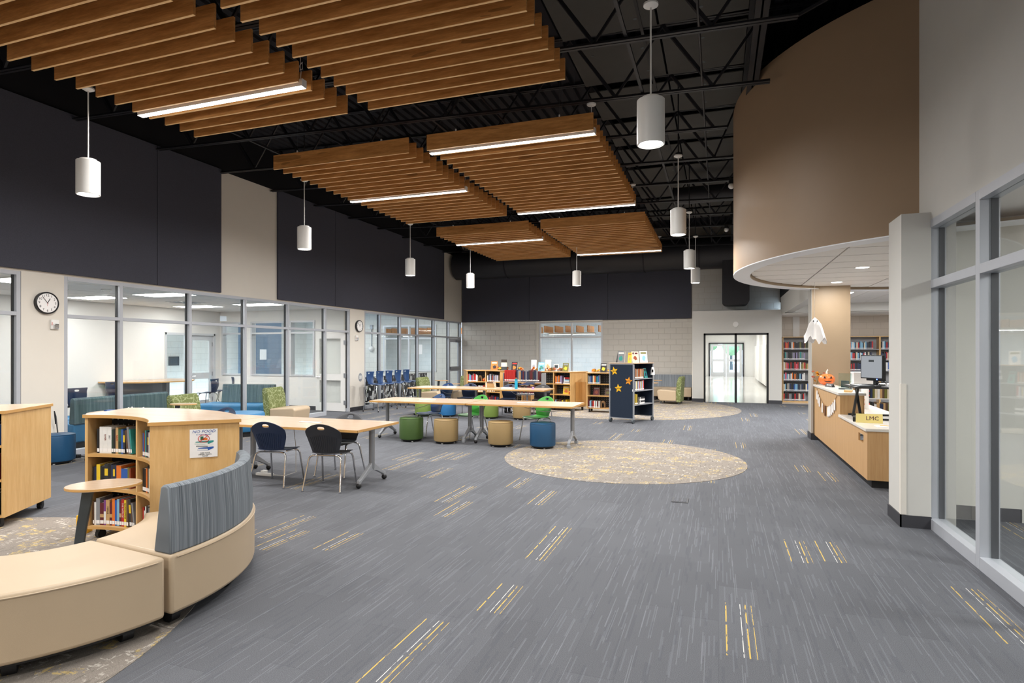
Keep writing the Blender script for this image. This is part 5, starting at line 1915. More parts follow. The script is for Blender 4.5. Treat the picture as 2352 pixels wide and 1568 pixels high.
def pumpkin(x, y, z, r, label, face=False, mat_=None, flat=.86):
    t = thing('pumpkin', label, 'pumpkin', (x, y, z))
    n, m = 48, 14
    vs = []
    for k in range(m + 1):
        ph = math.pi * k / m
        for i in range(n):
            a = 2 * math.pi * i / n
            rr = r * (1 - .07 * abs(math.sin(4 * a)) ** .7) * max(.02, math.sin(ph)) ** .75
            vs.append((rr * math.cos(a), rr * math.sin(a), r * flat - r * flat * math.cos(ph) * (1 - .12 * math.sin(ph) ** 0)))
    fs = [(k * n + i, k * n + (i + 1) % n, (k + 1) * n + (i + 1) % n, (k + 1) * n + i) for k in range(m) for i in range(n)]
    b = MB().add(vs, fs).build('shell', mat_ or M['orange'], t, smooth=True, weld=True)
    b.location = (0, 0, -r * flat * .12 + .002)
    MB().tube([(0, 0, r * 1.55), (.01 * r, 0, r * 1.85), (.15 * r, 0, r * 2.1)], [r * .14, r * .1, r * .09], 8).build('stem', M['cream'] if 'cream' in M else M['pages'], t, smooth=True)
    if face:
        dk_ = M['ink']
        for sx in (-1, 1):
            MB().prism_xz([(sx * .38 * r - .16 * r, .95 * r), (sx * .38 * r + .16 * r, .95 * r), (sx * .38 * r, 1.3 * r)], -.96 * r, -.9 * r).build('eye', dk_, t)
        MB().prism_xz([(-.5 * r, .65 * r), (-.2 * r, .45 * r), (.2 * r, .45 * r), (.5 * r, .65 * r), (.2 * r, .58 * r), (-.2 * r, .58 * r)], -.99 * r, -.9 * r).build('mouth', dk_, t)
    return t


pumpkin(-6.72, 16.66, .757, .06, 'small grinning orange pumpkin on the low bookcase shelf', True)
pumpkin(-3.90, 16.13, .457, .07, 'small grinning orange pumpkin beside the yellow display book', True)


def garland(x0, x1, y, z, label, n=70, seed=3, spread=.09):
    rnd = random.Random(seed)
    t = thing('leaf_garland', label, 'garland', ((x0 + x1) / 2, y, z))
    hues = [plain('leaf_orange', '#e0701f', .7), plain('leaf_gold', '#e0a52b', .7), plain('leaf_rust', '#8e3b1c', .7), plain('leaf_olive', '#6a5a26', .7)]
    parts = [MB() for _ in hues]
    for k in range(n):
        x = rnd.uniform(x0, x1) - (x0 + x1) / 2
        s = rnd.uniform(.035, .06)
        M4 = Matrix.Translation((x, rnd.uniform(-.06, .06), rnd.uniform(.03, spread))) @ Matrix.Rotation(rnd.uniform(0, 6.28), 4, 'Z') @ Matrix.Rotation(rnd.uniform(-1.2, 1.2), 4, 'X') @ Matrix.Rotation(rnd.uniform(-1, 1), 4, 'Y')
        pts = []
        for q in range(10):
            a = 2 * math.pi * q / 10
            rr = s * (1 if q % 2 == 0 else .45)
            pts.append(M4 @ Vector((rr * math.cos(a), rr * math.sin(a), .004 * (q % 2))))
        parts[rnd.randrange(4)].add(pts, [tuple(range(10))])
    for p, m in zip(parts, hues):
        tag(p.build('leaves', m, t), kind='stuff')
    MB().tube([(x0 - (x0 + x1) / 2, 0, .012), (0, .02, .014), (x1 - (x0 + x1) / 2, 0, .012)], .008, 6).build('vine', plain('leaf_olive', '#6a5a26', .7), t)


garland(-6.52, -5.98, 16.74, TZ, 'orange autumn leaf garland on the curved bookcase by the back wall', 60, 3)
garland(-5.80, -5.40, 16.50, TZ3, 'orange autumn leaf garland on the narrow bookcase behind the cart', 34, 8)
garland(-5.10, -4.00, 16.32, TZ, 'orange autumn leaf garland on the low bookcase behind the cart', 120, 4)
garland(-3.30, -2.80, 16.20, TZ3, 'short autumn leaf garland on the low bookcase behind the star display', 26, 5, .07)

# ================================================================== BOOK CART
ct = thing('book_cart', 'grey metal book cart carrying red and navy volumes', 'cart', (-5.50, 14.98, 0))
W = 1.10
for xx in (0, W - .02):
    MB().box(xx, xx + .02, 0, .40, .12, 1.08).build('side_panel', M['mid_grey'], ct, bevel=.006)
for z in (.86, .52, .17):
    MB().box(.02, W - .02, .0, .38, z - .02, z).build('shelf', M['mid_grey'], ct)
    MB().box(.02, W - .02, .2, .215, z, z + .16).build('shelf_back', M['mid_grey'], ct)
for xx in (.06, W - .06):
    for yy in (.05, .35):
        MB().cyl((xx - .02, yy, .055), (xx + .02, yy, .055), .055, n=18).box(xx - .025, xx + .025, yy - .03, yy + .03, .06, .15).build('caster', M['rubber'], ct, smooth=True)
for k in range(5):
    book((-5.46 + k * .062, 14.99, .862), 0, .058, .18, .30, 'red', 'tall red volume on the top shelf of the book cart', 'red volumes on the cart')
row((-5.12, 14.99), 0, .862, .68, .18, 41, 'on the top shelf of the book cart', 'books on the cart', .26, .31, ['navy', 'navy', 'charcoal', 'navy', 'grey', 'maroon', 'maroon', 'navy', 'olive', 'tan'], .03, .05)
row((-5.40, 14.99), 0, .522, .95, .18, 42, 'on the middle shelf of the book cart', 'books on the cart', .19, .23, ['maroon', 'maroon', 'black', 'maroon'], .04, .06, .004)

# bottle, old books, papers on the far table
t = thing('water_bottle', 'bright turquoise water bottle with an orange loop on the far table', 'bottle', (-4.76, 13.92, .731))
MB().lathe([(1e-6, 0), (.036, 0), (.038, .006), (.038, .19), (.030, .205), (.030, .215), (1e-6, .215)], (0, 0, 0), 24).build('body', plain('bottle_turquoise', '#20a7cf', .35), t, smooth=True)
MB().lathe([(1e-6, .215), (.034, .215), (.034, .25), (1e-6, .25)], (0, 0, 0), 24).build('lid', plain('bottle_teal_lid', '#1c8f9c', .4), t, smooth=True)
MB().tube([(-.025, 0, .25), (-.02, 0, .27), (.02, 0, .27), (.025, 0, .25)], .007, 8).build('loop', M['orange'], t, smooth=True)
for k, (c, z) in enumerate((('tan', 0), ('tan', .042), ('tan', .084), ('brown', .112))):
    b = book((-5.70, 14.20, .731 + z + [.04, .04, .026, .026][k]), R(4 - 3 * k), [.04, .04, .026, .026][k], .17, .25 - .01 * k, c, '%s book in the pile of old books on the far table' % c, 'pile of old books on the far table')
    b.rotation_euler = (0, R(90), R(4 - 3 * k))
tag(MB().box(-.12, .12, -.04, .04, 0, .03).build('paper_stack', M['paper'], loc=(-6.55, 13.95, .731)), 'small stack of white paper on the far table before the lounge chairs', 'paper')
tag(MB().box(-.13, .13, -.05, .05, 0, .035).build('paper_stack', M['paper'], loc=(-5.0, 13.9, .731)), 'small stack of white paper beside the turquoise bottle', 'paper')
tag(MB().obox((0, 0, .02), .05, .05, .04).build('sticky_note_block', plain('lilac_block', '#b79ad6', .6), loc=(-4.36, 14.05, .731), bevel=.004), 'small lilac note block at the far table end', 'notepad')

# ================================================================== STAR DISPLAY UNIT
dz = thing('display_unit', 'navy felt display unit on casters with three NEW stars and open shelves on its side', 'display unit', (-2.44, 13.93, 0), R(-22))
DW, DD, DH = .66, .95, 1.385
for x in (0, DW - .03):
    for y in (0, DD - .03):
        MB().box(x, x + .03, y, y + .03, .085, DH - .02).build('post', M['mid_grey'], dz, bevel=.003)
MB().box(.03, DW - .03, .008, .024, .12, DH - .03).build('felt_panel', M['navy_felt'], dz)
MB().box(.03, DW - .03, DD - .024, DD - .008, .12, DH - .03).build('felt_panel', M['navy_felt'], dz)
MB().box(.28, .29, .03, DD - .03, .12, DH - .03).build('felt_divider', M['navy_felt'], dz)
for z in (.1, DH - .03):
    MB().box(.03, DW - .03, 0, .03, z, z + .02).box(.03, DW - .03, DD - .03, DD, z, z + .02).build('rail', M['mid_grey'], dz)
for z in (.43, .755, 1.03):
    MB().box(.29, DW - .005, .03, DD - .03, z - .02, z).build('shelf', M['mid_grey'], dz)
MB().box(-.01, DW + .01, -.01, DD + .01, DH - .01, DH + .012).build('top_panel', M['maple_top'], dz, bevel=.003)
for x, y in ((.03, .02), (DW - .03, .02), (.03, DD - .02), (DW - .03, DD - .02)):
    MB().cyl((x - .02, y, .05), (x + .02, y, .05), .05, n=20).build('caster', M['dark_grey'], dz, smooth=True)
for x in (.02, DW - .04):
    MB().box(x, x + .02, -.006, .0, .74, .79).build('latch', M['white'], dz)


def star(parent, x, z, r, mat_, rot, nm='star'):
    pts = []
    for k in range(10):
        a = R(90 + rot + 36 * k)
        rr = r if k % 2 == 0 else r * .45
        pts.append((rr * math.cos(a), rr * math.sin(a)))
    o = MB().prism_xz(pts, -.003, 0).build(nm, mat_, parent, loc=(x, .006, z))
    text('NEW', .052, M['ink'], o, (0, -.0045, -.005), (R(90), R(rot * .5), 0))
    return o


star(dz, .135, 1.20, .105, M['yellow'], 12)
star(dz, .52, .98, .100, M['orange_card'], -10)
star(dz, .25, .80, .105, M['yellow'], 8)


def dloc(lx, ly):
    c, s = math.cos(R(-22)), math.sin(R(-22))
    return (-2.44 + c * lx - s * ly, 13.93 + s * lx + c * ly)


# books on the open side: shelf runs along local y, spines face local +x
for z, c_, sd, hm in ((1.031, ['maroon', 'tan', 'rust', 'cream', 'brown', 'orange'], 51, .235), (.756, ['grey', 'white', 'yellow', 'blue', 'white', 'red'], 52, .235), (.431, ['yellow', 'black'], 53, .25)):
    rnd = random.Random(sd)
    y = DD - .08 if sd != 53 else .35
    y = .10
    k = 0
    while y < (.55 if sd != 53 else .22) and k < 12:
        w_ = rnd.uniform(.022, .04)
        p = dloc(DW - .03, y)
        book((p[0], p[1], z), R(-22 + 90), w_, .17, rnd.uniform(hm - .03, hm), c_[k % len(c_)], '%s spined book on a side shelf of the star display' % c_[k % len(c_)], 'books in the star display')
        y += w_ + .002
        k += 1
for k in range(4):
    p = dloc(DW - .04, .34)
    b = book((p[0], p[1], .431 + .04 * (k + 1)), R(-22 + 90), .038, .16, .24, 'white' if k % 2 == 0 else 'charcoal', 'book in the flat pile on the lowest shelf of the star display', 'flat pile in the star display')
    b.rotation_euler = (0, R(90), R(-22 + 90))
p = dloc(DW - .06, .70)
stand_book(p[0], p[1], 1.031, R(-22 + 90), .14, .24, 'teal', 'teal display book on the side shelf of the star display', ('charcoal', 'navy'))
p = dloc(DW - .05, .22)
DT = DH + .013
for lx, ly, rz, w_, h_, c, ac, lean, lab in (
        (.06, .30, -50, .19, .28, 'charcoal', ('grey', 'brown'), 12, 'dark display book at the corner of the star display top'),
        (.20, .20, -18, .18, .27, 'grey', ('white', 'teal'), 6, 'grey display book on the star display top'),
        (.36, .34, -60, .17, .26, 'black', ('white', 'orange'), 16, 'black display book leaning on the star display top'),
        (.42, .22, -10, .09, .24, 'yellow', ('orange', 'tan'), 10, 'narrow yellow display book on the star display top'),
        (.52, .34, 30, .17, .27, 'cream', ('maroon', 'rust'), 14, 'cream display book with dark art on the star display top'),
        (.58, .62, 24, .18, .28, 'white', ('olive', 'skyblue'), 14, 'white display book at the shelf end of the star display top')):
    p = dloc(lx, ly)
    stand_book(p[0], p[1], DT, R(rz), w_, h_, c, lab, ac, lean=lean)
t = thing('picture_frame', 'small tan framed picture behind the star display', 'picture', (-2.62, 16.16, TZ3), R(-4))
MB().box(-.16, .16, 0, .02, 0, .26).build('frame', M['edge'], t)
MB().box(-.13, .13, -.003, 0, .03, .23).build('print', M['pages'], t)
t = thing('felt_ghost_tag', 'small pale and black felt ghost hanging from the star display side', 'ornament', (*dloc(DW + .02, .86), 1.20))
MB().lathe([(1e-6, .09), (.03, .08), (.045, .0), (.05, -.1), (1e-6, -.09)], (0, 0, 0), 12).build('body', M['paper'], t, smooth=True)
MB().box(-.02, .02, -.055, -.045, -.03, .03).build('face_patch', M['ink'], t)

# ================================================================== LOUNGE SEATING
def make_lounge_chair(label):
    """faces +y; green looped-fabric back wrapping to the floor, beige seat"""
    t = thing('lounge_chair', label, 'lounge chair', (0, 0, 0), 0, 'green and beige lounge chairs')
    w_ = .34
    seat = [(-.20, .10), (.30, .10), (.36, .16), (.40, .40), (.36, .445), (.30, .455), (-.20, .43)]
    MB().prism_yz(seat, -w_, w_).build('seat', M['beige'], t, bevel=.03, seg=3)
    back = [(-.33, .07), (-.205, .07), (-.20, .45), (-.215, .66), (-.25, .80), (-.29, .865), (-.34, .875), (-.375, .83), (-.36, .6), (-.34, .4)]
    MB().prism_yz(back, -w_, w_).build('backrest', M['green_swirl'], t, bevel=.02, seg=2)
    for x in (-.26, .26):
        for y in (-.26, .28):
            MB().cyl((x, y, 0), (x, y, .1), .022, n=10).build('leg', M['dark_grey'], t)
    return t


lc = make_lounge_chair('green and beige lounge chair with a tablet, beside the study room glass')
for k, (x, y, rz, lab) in enumerate(((-9.02, 8.32, -82, None), (-8.98, 10.62, -80, 'green and beige lounge chair beside the blue ottoman at the glazing'),
                                     (-8.35, 16.35, -90, 'green and beige lounge chair seen side-on near the tall stools'), (-7.75, 17.55, 172, 'green and beige lounge chair facing the far table'),
                                     (-1.42, 19.55, 84, 'green and beige lounge chair before the grey sofa by the portal'))):
    o = lc if k == 0 else copy_tree(lc)
    o.location = (x, y, 0)
    o.rotation_euler = (0, 0, R(rz))
    if lab:
        o['label'] = lab
for x, y, rz, z, lab in ((-8.72, 7.74, 20, .76, 'oval tablet table before the lounge chair at the study room glass'), (-7.87, 16.92, 10, .66, 'oval tablet table between the two far lounge chairs, lower'),
                         (-8.42, 17.2, 10, .74, 'oval tablet table between the two far lounge chairs, higher'), (-1.98, 20.15, 0, .72, 'oval tablet table by the grey sofa, higher'), (-2.05, 19.55, 0, .66, 'oval tablet table by the grey sofa, lower')):
    tablet_table(x, y, R(rz), lab, z, .22, .15, 0)
so = thing('lounge_sofa', 'grey striped and beige sofa against the back wall beside the portal', 'sofa', (-1.5, 21.05, 0))
MB().box(-.64, .64, -.36, .28, .13, .44).build('seat', M['beige'], so, bevel=.03, seg=3)
MB().prism_yz([(.16, .43), (.32, .43), (.34, .83), (.30, .86), (.24, .86), (.21, .83)], -.64, .64).build('backrest', M['grey_stripe'], so, bevel=.015)
MB().prism_yz([(.28, .13), (.34, .13), (.34, .44), (.28, .44)], -.64, .64).build('rear_skirt', M['beige'], so)
for x in (-.55, .55):
    for y in (-.28, .22):
        MB().cyl((x, y, 0), (x, y, .13), .03, n=10).build('leg', M['rubber'], so)
t = thing('ottoman', 'round teal blue ottoman by the lounge chair at the glazing', 'ottoman', (-8.98, 9.30, 0))
MB().lathe([(1e-6, .1), (.43, .1), (.45, .13), (.45, .42), (.43, .445), (1e-6, .45)], (0, 0, 0), 44).build('cushion', M['teal'], t, smooth=True)
MB().lathe([(1e-6, 0), (.38, 0), (.38, .1), (1e-6, .1)], (0, 0, 0), 30).build('plinth', M['rubber'], t)
# inside the study room
so2 = thing('lounge_sofa', 'slate striped sofa back behind the study room glass', 'sofa', (-10.55, 7.95, 0), R(90))
MB().box(-1.05, .75, -.35, .35, .12, .44).build('seat', M['teal'], so2, bevel=.03, seg=3)
MB().prism_yz([(-.38, .43), (-.24, .43), (-.27, .84), (-.3, .87), (-.34, .87), (-.37, .84)], -1.05, .75).build('backrest', M['slate_stripe'], so2, bevel=.015)
MB().box(-1.0, .7, -.3, .3, 0, .12).build('plinth', M['rubber'], so2)
so3 = thing('lounge_sofa', 'blue seat with slate striped back between the study room mullions', 'sofa', (-10.75, 11.0, 0), R(14))
MB().box(-.75, .85, -.5, .3, .12, .45).build('seat', M['teal'], so3, bevel=.05, seg=3)
MB().prism_yz([(.12, .44), (.30, .44), (.28, .88), (.18, .88)], -.45, .85).build('backrest', M['slate_stripe'], so3, bevel=.02)
MB().box(-.7, .8, -.42, .25, 0, .12).build('plinth', M['rubber'], so3)
for x, y, rz, lab in ((-11.27, 6.80, 0, 'teal blue cube ottoman by the first study room mullion'), (-11.27, 7.46, 2, 'teal blue cube ottoman further into the study room')):
    t = thing('ottoman', lab, 'ottoman', (x, y, 0), R(rz))
    MB().box(-.31, .31, -.31, .31, .1, .45).build('cushion', M['teal'], t, bevel=.025, seg=3)
    MB().box(-.25, .25, -.25, .25, 0, .1).build('plinth', M['rubber'], t)
# half-round table against the study room's far wall
t = thing('half_round_table', 'half-round maple table against the far wall of the study room', 'table', (XA + .02, 11.3, 0))
poly = [(0, -1.05)] + [(1.45 * math.sin(math.pi * k / 24) ** .8, -1.05 * math.cos(math.pi * k / 24)) for k in range(1, 24)] + [(0, 1.05)]
MB().prism(poly, .89, .92).build('tabletop', M['maple_top'], t)
MB().prism([(x * 1.003, y * 1.003) for x, y in poly], .891, .919).build('edge_band', M['edge'], t)
MB().cyl((.75, .15, 0), (.75, .15, .89), .05, n=18).build('leg', M['grey_metal'], t, smooth=True)
MB().box(.02, .04, -.9, .9, .1, .89).build('modesty_panel', M['mid_grey'], t)
MB().lathe([(1e-6, 0), (.3, 0), (.28, .02), (1e-6, .02)], (.75, .15, 0), 24).build('foot', M['grey_metal'], t)
sA = make_stool(.62, M['navy_shell'], 'navy counter chair at the left side of the half-round study table', 'counter chairs in the study room')
sA.location = (-13.2, 9.95, 0)
sA.rotation_euler = (0, 0, R(20))
for x, y, rz, lab in ((-12.35, 11.7, 105, 'navy counter chair at the front of the half-round study table'), (-12.6, 12.5, 140, 'navy counter chair at the right side of the half-round study table'), (-11.75, 7.95, 70, 'navy counter chair standing alone by the first study room pane')):
    place(sA, (x, y, 0), R(rz), lab)
t = thing('card_stand', 'two small printed card stands on the table in the first glazed room', 'card stand', (-10.6, 5.55, .93))
MB().obox((-.05, 0, .1), .09, .02, .2, R(50)).build('card', M['paper'], t)
MB().obox((.05, .07, .1), .09, .02, .2, R(50)).build('card', plain('lime_card', '#b9c83a', .6), t)
t = thing('side_counter', 'white counter with maple top in the first glazed room', 'counter', (-10.7, 4.9, 0))
MB().box(-.35, .35, -.8, .8, 0, .90).build('body', M['white'], t)
MB().box(-.38, .38, -.83, .83, .90, .93).build('worktop', M['maple_top'], t)
# booths in the far study room
for y0, y1, lab in ((14.75, 17.1, 'black and white patchwork booth back behind the tall stools'), (17.2, 19.5, 'black and white patchwork booth back behind the far lounge chairs')):
    t = thing('booth_bench', lab, 'booth', (-10.2, y0, 0))
    MB().box(-.06, .06, 0, y1 - y0, .03, .88).build('back_panel', M['patch'], t, bevel=.015)
    MB().box(-.07, .07, 0, y1 - y0, .88, .91).build('cap', M['white'], t)
    MB().box(-.6, -.07, 0, y1 - y0, .1, .45).build('seat', M['patch'], t, bevel=.02)
    MB().box(-.55, .05, .03, y1 - y0 - .03, 0, .1).build('plinth', M['rubber'], t)

# things on the round-ended table
t = thing('game_piece_tray', 'cluster of small white game pieces on the round-ended table', 'game pieces', (-8.55, 6.78, .739))
rnd = random.Random(9)
for k in range(26):
    x, y = rnd.uniform(-.22, .22), rnd.uniform(-.09, .09)
    h = rnd.uniform(.025, .05)
    MB().lathe([(1e-6, 0), (.012, 0), (.006, .008), (.005, h * .7), (.009, h * .75), (.007, h), (1e-6, h + .003)], (x, y, 0), 8).build('piece', M['paper'], t, smooth=True)
tag(MB().obox((0, 0, .008), .17, .11, .016, R(10)).build('blue_notebook', M['blue_ink'], loc=(-8.93, 6.62, .731), bevel=.003), 'blue notebook on the round-ended table', 'notebook')
tag(MB().box(-.1, .1, -.03, .03, 0, .05).tube([(.1, 0, .03), (.2, .05, .01), (.3, .02, .01)], .008, 6).build('black_power_box', M['rubber'], loc=(-9.50, 6.45, 0)), 'black power box and cable on the carpet at the clock pier foot', 'power box')

# ================================================================== RECEPTION DESK
dk = thing('reception_desk', 'oak veneer library desk with a raised transaction counter beside the tan column', 'desk', (1.70, 8.15, 0))
L1, L2 = 1.70, 4.15         # low part length, full length (along +y); face at x = 0
sy0, sy1, sz0, sz1 = .20, .48, .52, .62   # return slot
MB().box(0, .02, 0, sy0, .1, .69).box(0, .02, sy1, L1, .1, .69).box(0, .02, sy0, sy1, .1, sz0).box(0, .02, sy0, sy1, sz1, .69).build('front_panel', M['oak_panel'], dk)
MB().box(.02, .16, sy0, sy1, sz0 - .01, sz0).box(.02, .16, sy0, sy1, sz1, sz1 + .01).box(.15, .16, sy0, sy1, sz0, sz1).build('return_slot', wood('slot_oak', '#8a6236', '#a87c48', (22, 22, .6), .5), dk)
MB().box(0, .02, L1, L2, .1, 1.01).build('front_panel', M['oak_panel'], dk)
MB().box(.02, .78, 0, .02, .1, .69).build('end_panel', M['oak_panel'], dk)
MB().box(.02, .30, L1, L1 + .02, .69, 1.01).build('riser_end', M['oak_panel'], dk)
MB().box(.02, .30, L2 - .02, L2, .1, 1.01).build('end_panel', M['oak_panel'], dk)
MB().box(.06, .72, .07, L2 - .02, 0, .1).build('kick', M['rubber'], dk)
MB().box(-.025, .80, -.02, L1 + .0, .69, .725).build('worktop', M['counter'], dk, bevel=.004)
MB().box(.02, .8, L1, L2 - .02, .69, .725).build('worktop', M['counter'], dk)
MB().box(-.025, .34, L1 - .01, L2 + .0, 1.01, 1.045).build('transaction_top', M['counter'], dk, bevel=.004)
MB().box(.30, .32, L1 + .02, L2 - .02, .725, 1.01).build('riser_panel', M['oak_panel'], dk)
DZL, DZT = .7255, 1.0455
pumpkin(1.86, 12.02, DZT, .135, 'glossy carved orange pumpkin with gold leaves on the transaction counter', True, plain('glossy_orange', '#f07a3c', .25, var=.04))
garl = thing('leaf_spray', 'gold and rust leaf spray behind the glossy pumpkin', 'leaf spray', (1.72, 12.2, DZT))
rnd = random.Random(12)
for k in range(14):
    m = MB()
    M4 = Matrix.Translation((rnd.uniform(-.06, .14), rnd.uniform(-.04, .05), rnd.uniform(.06, .25))) @ Matrix.Rotation(rnd.uniform(0, 6), 4, 'Z') @ Matrix.Rotation(rnd.uniform(-1.3, 1.3), 4, 'X')
    m.add([M4 @ Vector((.04 * (1 if q % 2 == 0 else .45) * math.cos(q * .628), .04 * (1 if q % 2 == 0 else .45) * math.sin(q * .628), .003 * (q % 2))) for q in range(10)], [tuple(range(10))])
    m.build('leaf', [plain('leaf_gold', '#e0a52b', .7), plain('leaf_rust', '#8e3b1c', .7)][k % 3 == 0], garl)
MB().tube([(0, 0, 0), (.03, 0, .12), (.08, 0, .2)], .006, 6).build('stem', plain('leaf_olive', '#6a5a26', .7), garl)
t = thing('name_plate', 'dark wedge name plate with pale lettering on the transaction counter', 'name plate', (1.82, 11.45, DZT), R(-70))
MB().prism_yz([(-.03, 0), (.03, 0), (.0, .06)], -.11, .11).build('wedge', M['blk_plastic'], t)
text('WELCOME', .03, M['paper'], t, (0, -.0165, .031), (R(64), 0, 0))
t = thing('acrylic_award', 'clear acrylic block award on the transaction counter', 'award', (1.93, 10.75, DZT), R(-35))
MB().box(-.1, .1, -.012, .012, .02, .26).build('block', glass('acrylic', (.86, .93, .9, 1), 1.6), t)
MB().box(-.09, .09, -.03, .03, 0, .02).build('base', M['dark_grey'], t)
MB().box(-.07, .05, .013, .03, .03, .14).build('photo', M['dark_grey'], t)
tag(MB().box(-.13, .13, -.05, .05, 0, .03).build('wooden_tray', M['maple'], loc=(1.86, 10.12, DZT), rz=R(75)), 'small maple tray at the end of the transaction counter', 'tray')
tag(MB().box(-.1, .1, -.07, .07, 0, .003).build('loose_paper', M['paper'], loc=(1.93, 11.15, DZT), rz=R(20)), 'loose white papers behind the name plate', 'paper')
t = thing('patterned_jar', 'white jar with coloured dots and a blue lid behind the acrylic award', 'jar', (2.25, 10.95, DZL))
MB().lathe([(1e-6, 0), (.05, 0), (.055, .05), (.055, .32), (.04, .36), (1e-6, .36)], (0, 0, 0), 20).build('body', M['paper'], t, smooth=True)
MB().lathe([(1e-6, .36), (.045, .36), (.045, .385), (1e-6, .385)], (0, 0, 0), 20).build('lid', M['sky_pouf'], t)
for k in range(9):
    a = k * 2.1
    MB().ball((.055 * math.cos(a), .055 * math.sin(a), .08 + (k % 4) * .07), .013, 8, 5).build('dot', [M['red'], M['blue_ink'], M['orange']][k % 3], t)
# garland of paper ghosts on the desk front
gg = thing('ghost_garland', 'string of white paper ghosts and a brown tassel on the desk front', 'garland', (1.692, 0, 0))
gp_ = [(0, 11.95 - 1.9 * k / 16, .985 - .26 * 4 * (k / 16) * (1 - k / 16) * .9) for k in range(17)]
MB().tube(gp_, .004, 6).build('string', plain('twine', '#8a6a44', .8), gg)
for k, f in enumerate((.03, .10, .17, .33, .46, .62, .66, .72, .79, .86, .93)):
    y, z = 11.95 - 1.9 * f, .985 - .26 * 4 * f * (1 - f) * .9
    if k == 4:
        MB().box(-.012, -.002, y - .05, y + .05, z - .17, z).build('tassel', plain('tassel_brown', '#7a4f2a', .8), gg)
        continue
    w_ = .045
    pts = [(y - w_, z - .17), (y - w_ * .5, z - .155), (y, z - .175), (y + w_ * .5, z - .155), (y + w_, z - .17), (y + w_ * .8, z - .04), (y + w_ * .3, z - .005), (y - w_ * .3, z - .005), (y - w_ * .8, z - .04)]
    MB().prism_yz(pts, -.012, -.004).build('paper_ghost', M['paper'], gg)
# sit-stand riser, keyboard, monitor
rs = thing('desk_riser', 'black sit-stand desk riser with crossed legs on the low counter', 'desk riser', (1.98, 9.45, DZL))
MB().box(-.22, .42, -.32, .42, .425, .45).build('platform', M['blk_plastic'], rs, bevel=.005)
MB().box(-.18, .38, -.30, -.26, 0, .025).box(-.18, .38, .34, .38, 0, .025).build('base_frame', M['blk_plastic'], rs)
for x in (-.15, .33):
    MB().obox((x, .03, .22), .03, .03, .56, 0, R(38)).build('leg', M['blk_plastic'], rs)
    MB().obox((x + .035, .03, .22), .03, .03, .56, 0, R(-38)).build('leg', M['blk_plastic'], rs)
MB().obox((-.10, -.1, .458), .18, .40, .016, R(5)).build('keyboard', M['dark_grey'], rs, bevel=.004)
MB().obox((.05, -.28, .46), .07, .11, .025, R(5)).build('mouse', M['blk_plastic'], rs, bevel=.01)
mo = thing('computer_monitor', 'black monitor with a pale grey screen tilted on the desk riser', 'monitor', (2.08, 9.68, DZL + .4505), R(-62))
MB().box(-.21, .21, -.014, .02, .09, .43).build('bezel', M['blk_plastic'], mo, bevel=.004)
scr = emit('screen_glow', (.55, .58, .62, 1), .55)
MB().box(-.195, .195, -.0155, -.014, .105, .415).build('screen', scr, mo)
MB().box(-.05, .05, -.0162, -.0155, .33, .36).build('screen_mark', M['dark_grey'], mo)
MB().box(-.14, .14, .02, .10, .06, .40).build('computer_box', M['blk_plastic'], mo, bevel=.005)
MB().box(-.03, .03, .04, .07, 0, .2).box(-.11, .11, -.08, .12, 0, .012).build('stand', M['blk_plastic'], mo)
MB().tube([(.1, .08, .08), (.15, .1, .02), (.05, .16, .05), (-.1, .12, .02), (.0, .05, .06), (.14, .0, .02)], .006, 6).build('cables', M['rubber'], mo)
MB().ball((.11, -.02, .085), .008, 8, 5).build('power_led', emit('blue_led', (.1, .2, 1, 1), 6), mo)
sg = thing('desk_sign', 'yellow hand-lettered LMC sign on the low counter', 'sign', (1.86, 8.82, DZL), R(-8))
MB().prism_yz([(-.035, 0), (.035, 0), (.0, .115)], -.15, .15).build('card', plain('pale_yellow_card', '#ecd98a', .7), sg)
text('LMC', .075, plain('brown_marker', '#5a2f38', .7), sg, (.035, -.0195, .058), (R(73), 0, 0))
tag(MB().box(-.12, .12, -.04, .04, 0, .06).build('desk_tray', M['rubber'], loc=(1.75, 9.02, DZL), rz=R(80), bevel=.004), 'black desk tray beside the LMC sign', 'tray')
tag(MB().box(-.15, .15, -.1, .1, 0, .004).build('loose_paper', M['paper'], loc=(2.0, 8.42, DZL)), 'loose white sheet at the near end of the desk', 'paper')
tag(MB().cyl((-.09, 0, .008), (.09, 0, .008), .004, n=6).build('pencil', M['yellow'], loc=(1.98, 8.40, DZL + .004), rz=R(-8)), 'yellow pencil lying on the loose white sheet', 'pencil')

# cloth ghost hanging by the column
gh = thing('cloth_ghost', 'white gauze ghost hanging in front of the tan column', 'decoration', (1.60, 11.55, 0))
n, m = 48, 14
vs = []
for k in range(m + 1):
    v = k / m
    z = 2.26 - .40 * v
    for i in range(n):
        a = 2 * math.pi * i / n
        r = (.085 * math.sin(min(1, v * 3) * math.pi / 2) + .095 * max(0, v - .2) ** .9) * (1 + .16 * v * math.sin(7 * a + 1.5) + .06 * v * math.sin(13 * a))
        vs.append((r * math.cos(a), r * math.sin(a), z - (.05 * math.sin(4 * a + .5) + .03 * math.sin(9 * a)) * v ** 4))
MB().add(vs, [(k * n + i, k * n + (i + 1) % n, (k + 1) * n + (i + 1) % n, (k + 1) * n + i) for k in range(m) for i in range(n)]).build('gauze', plain('white_gauze', '#f0eeee', .9), gh, smooth=True)
MB().cyl((0, 0, 2.25), (0, 0, 2.879), .002, n=5).build('thread', M['cord'], gh)
for sx in (-1, 1):
    MB().ball((sx * .03, -.075, 2.19), .012, 8, 5).build('eye', M['ink'], gh)

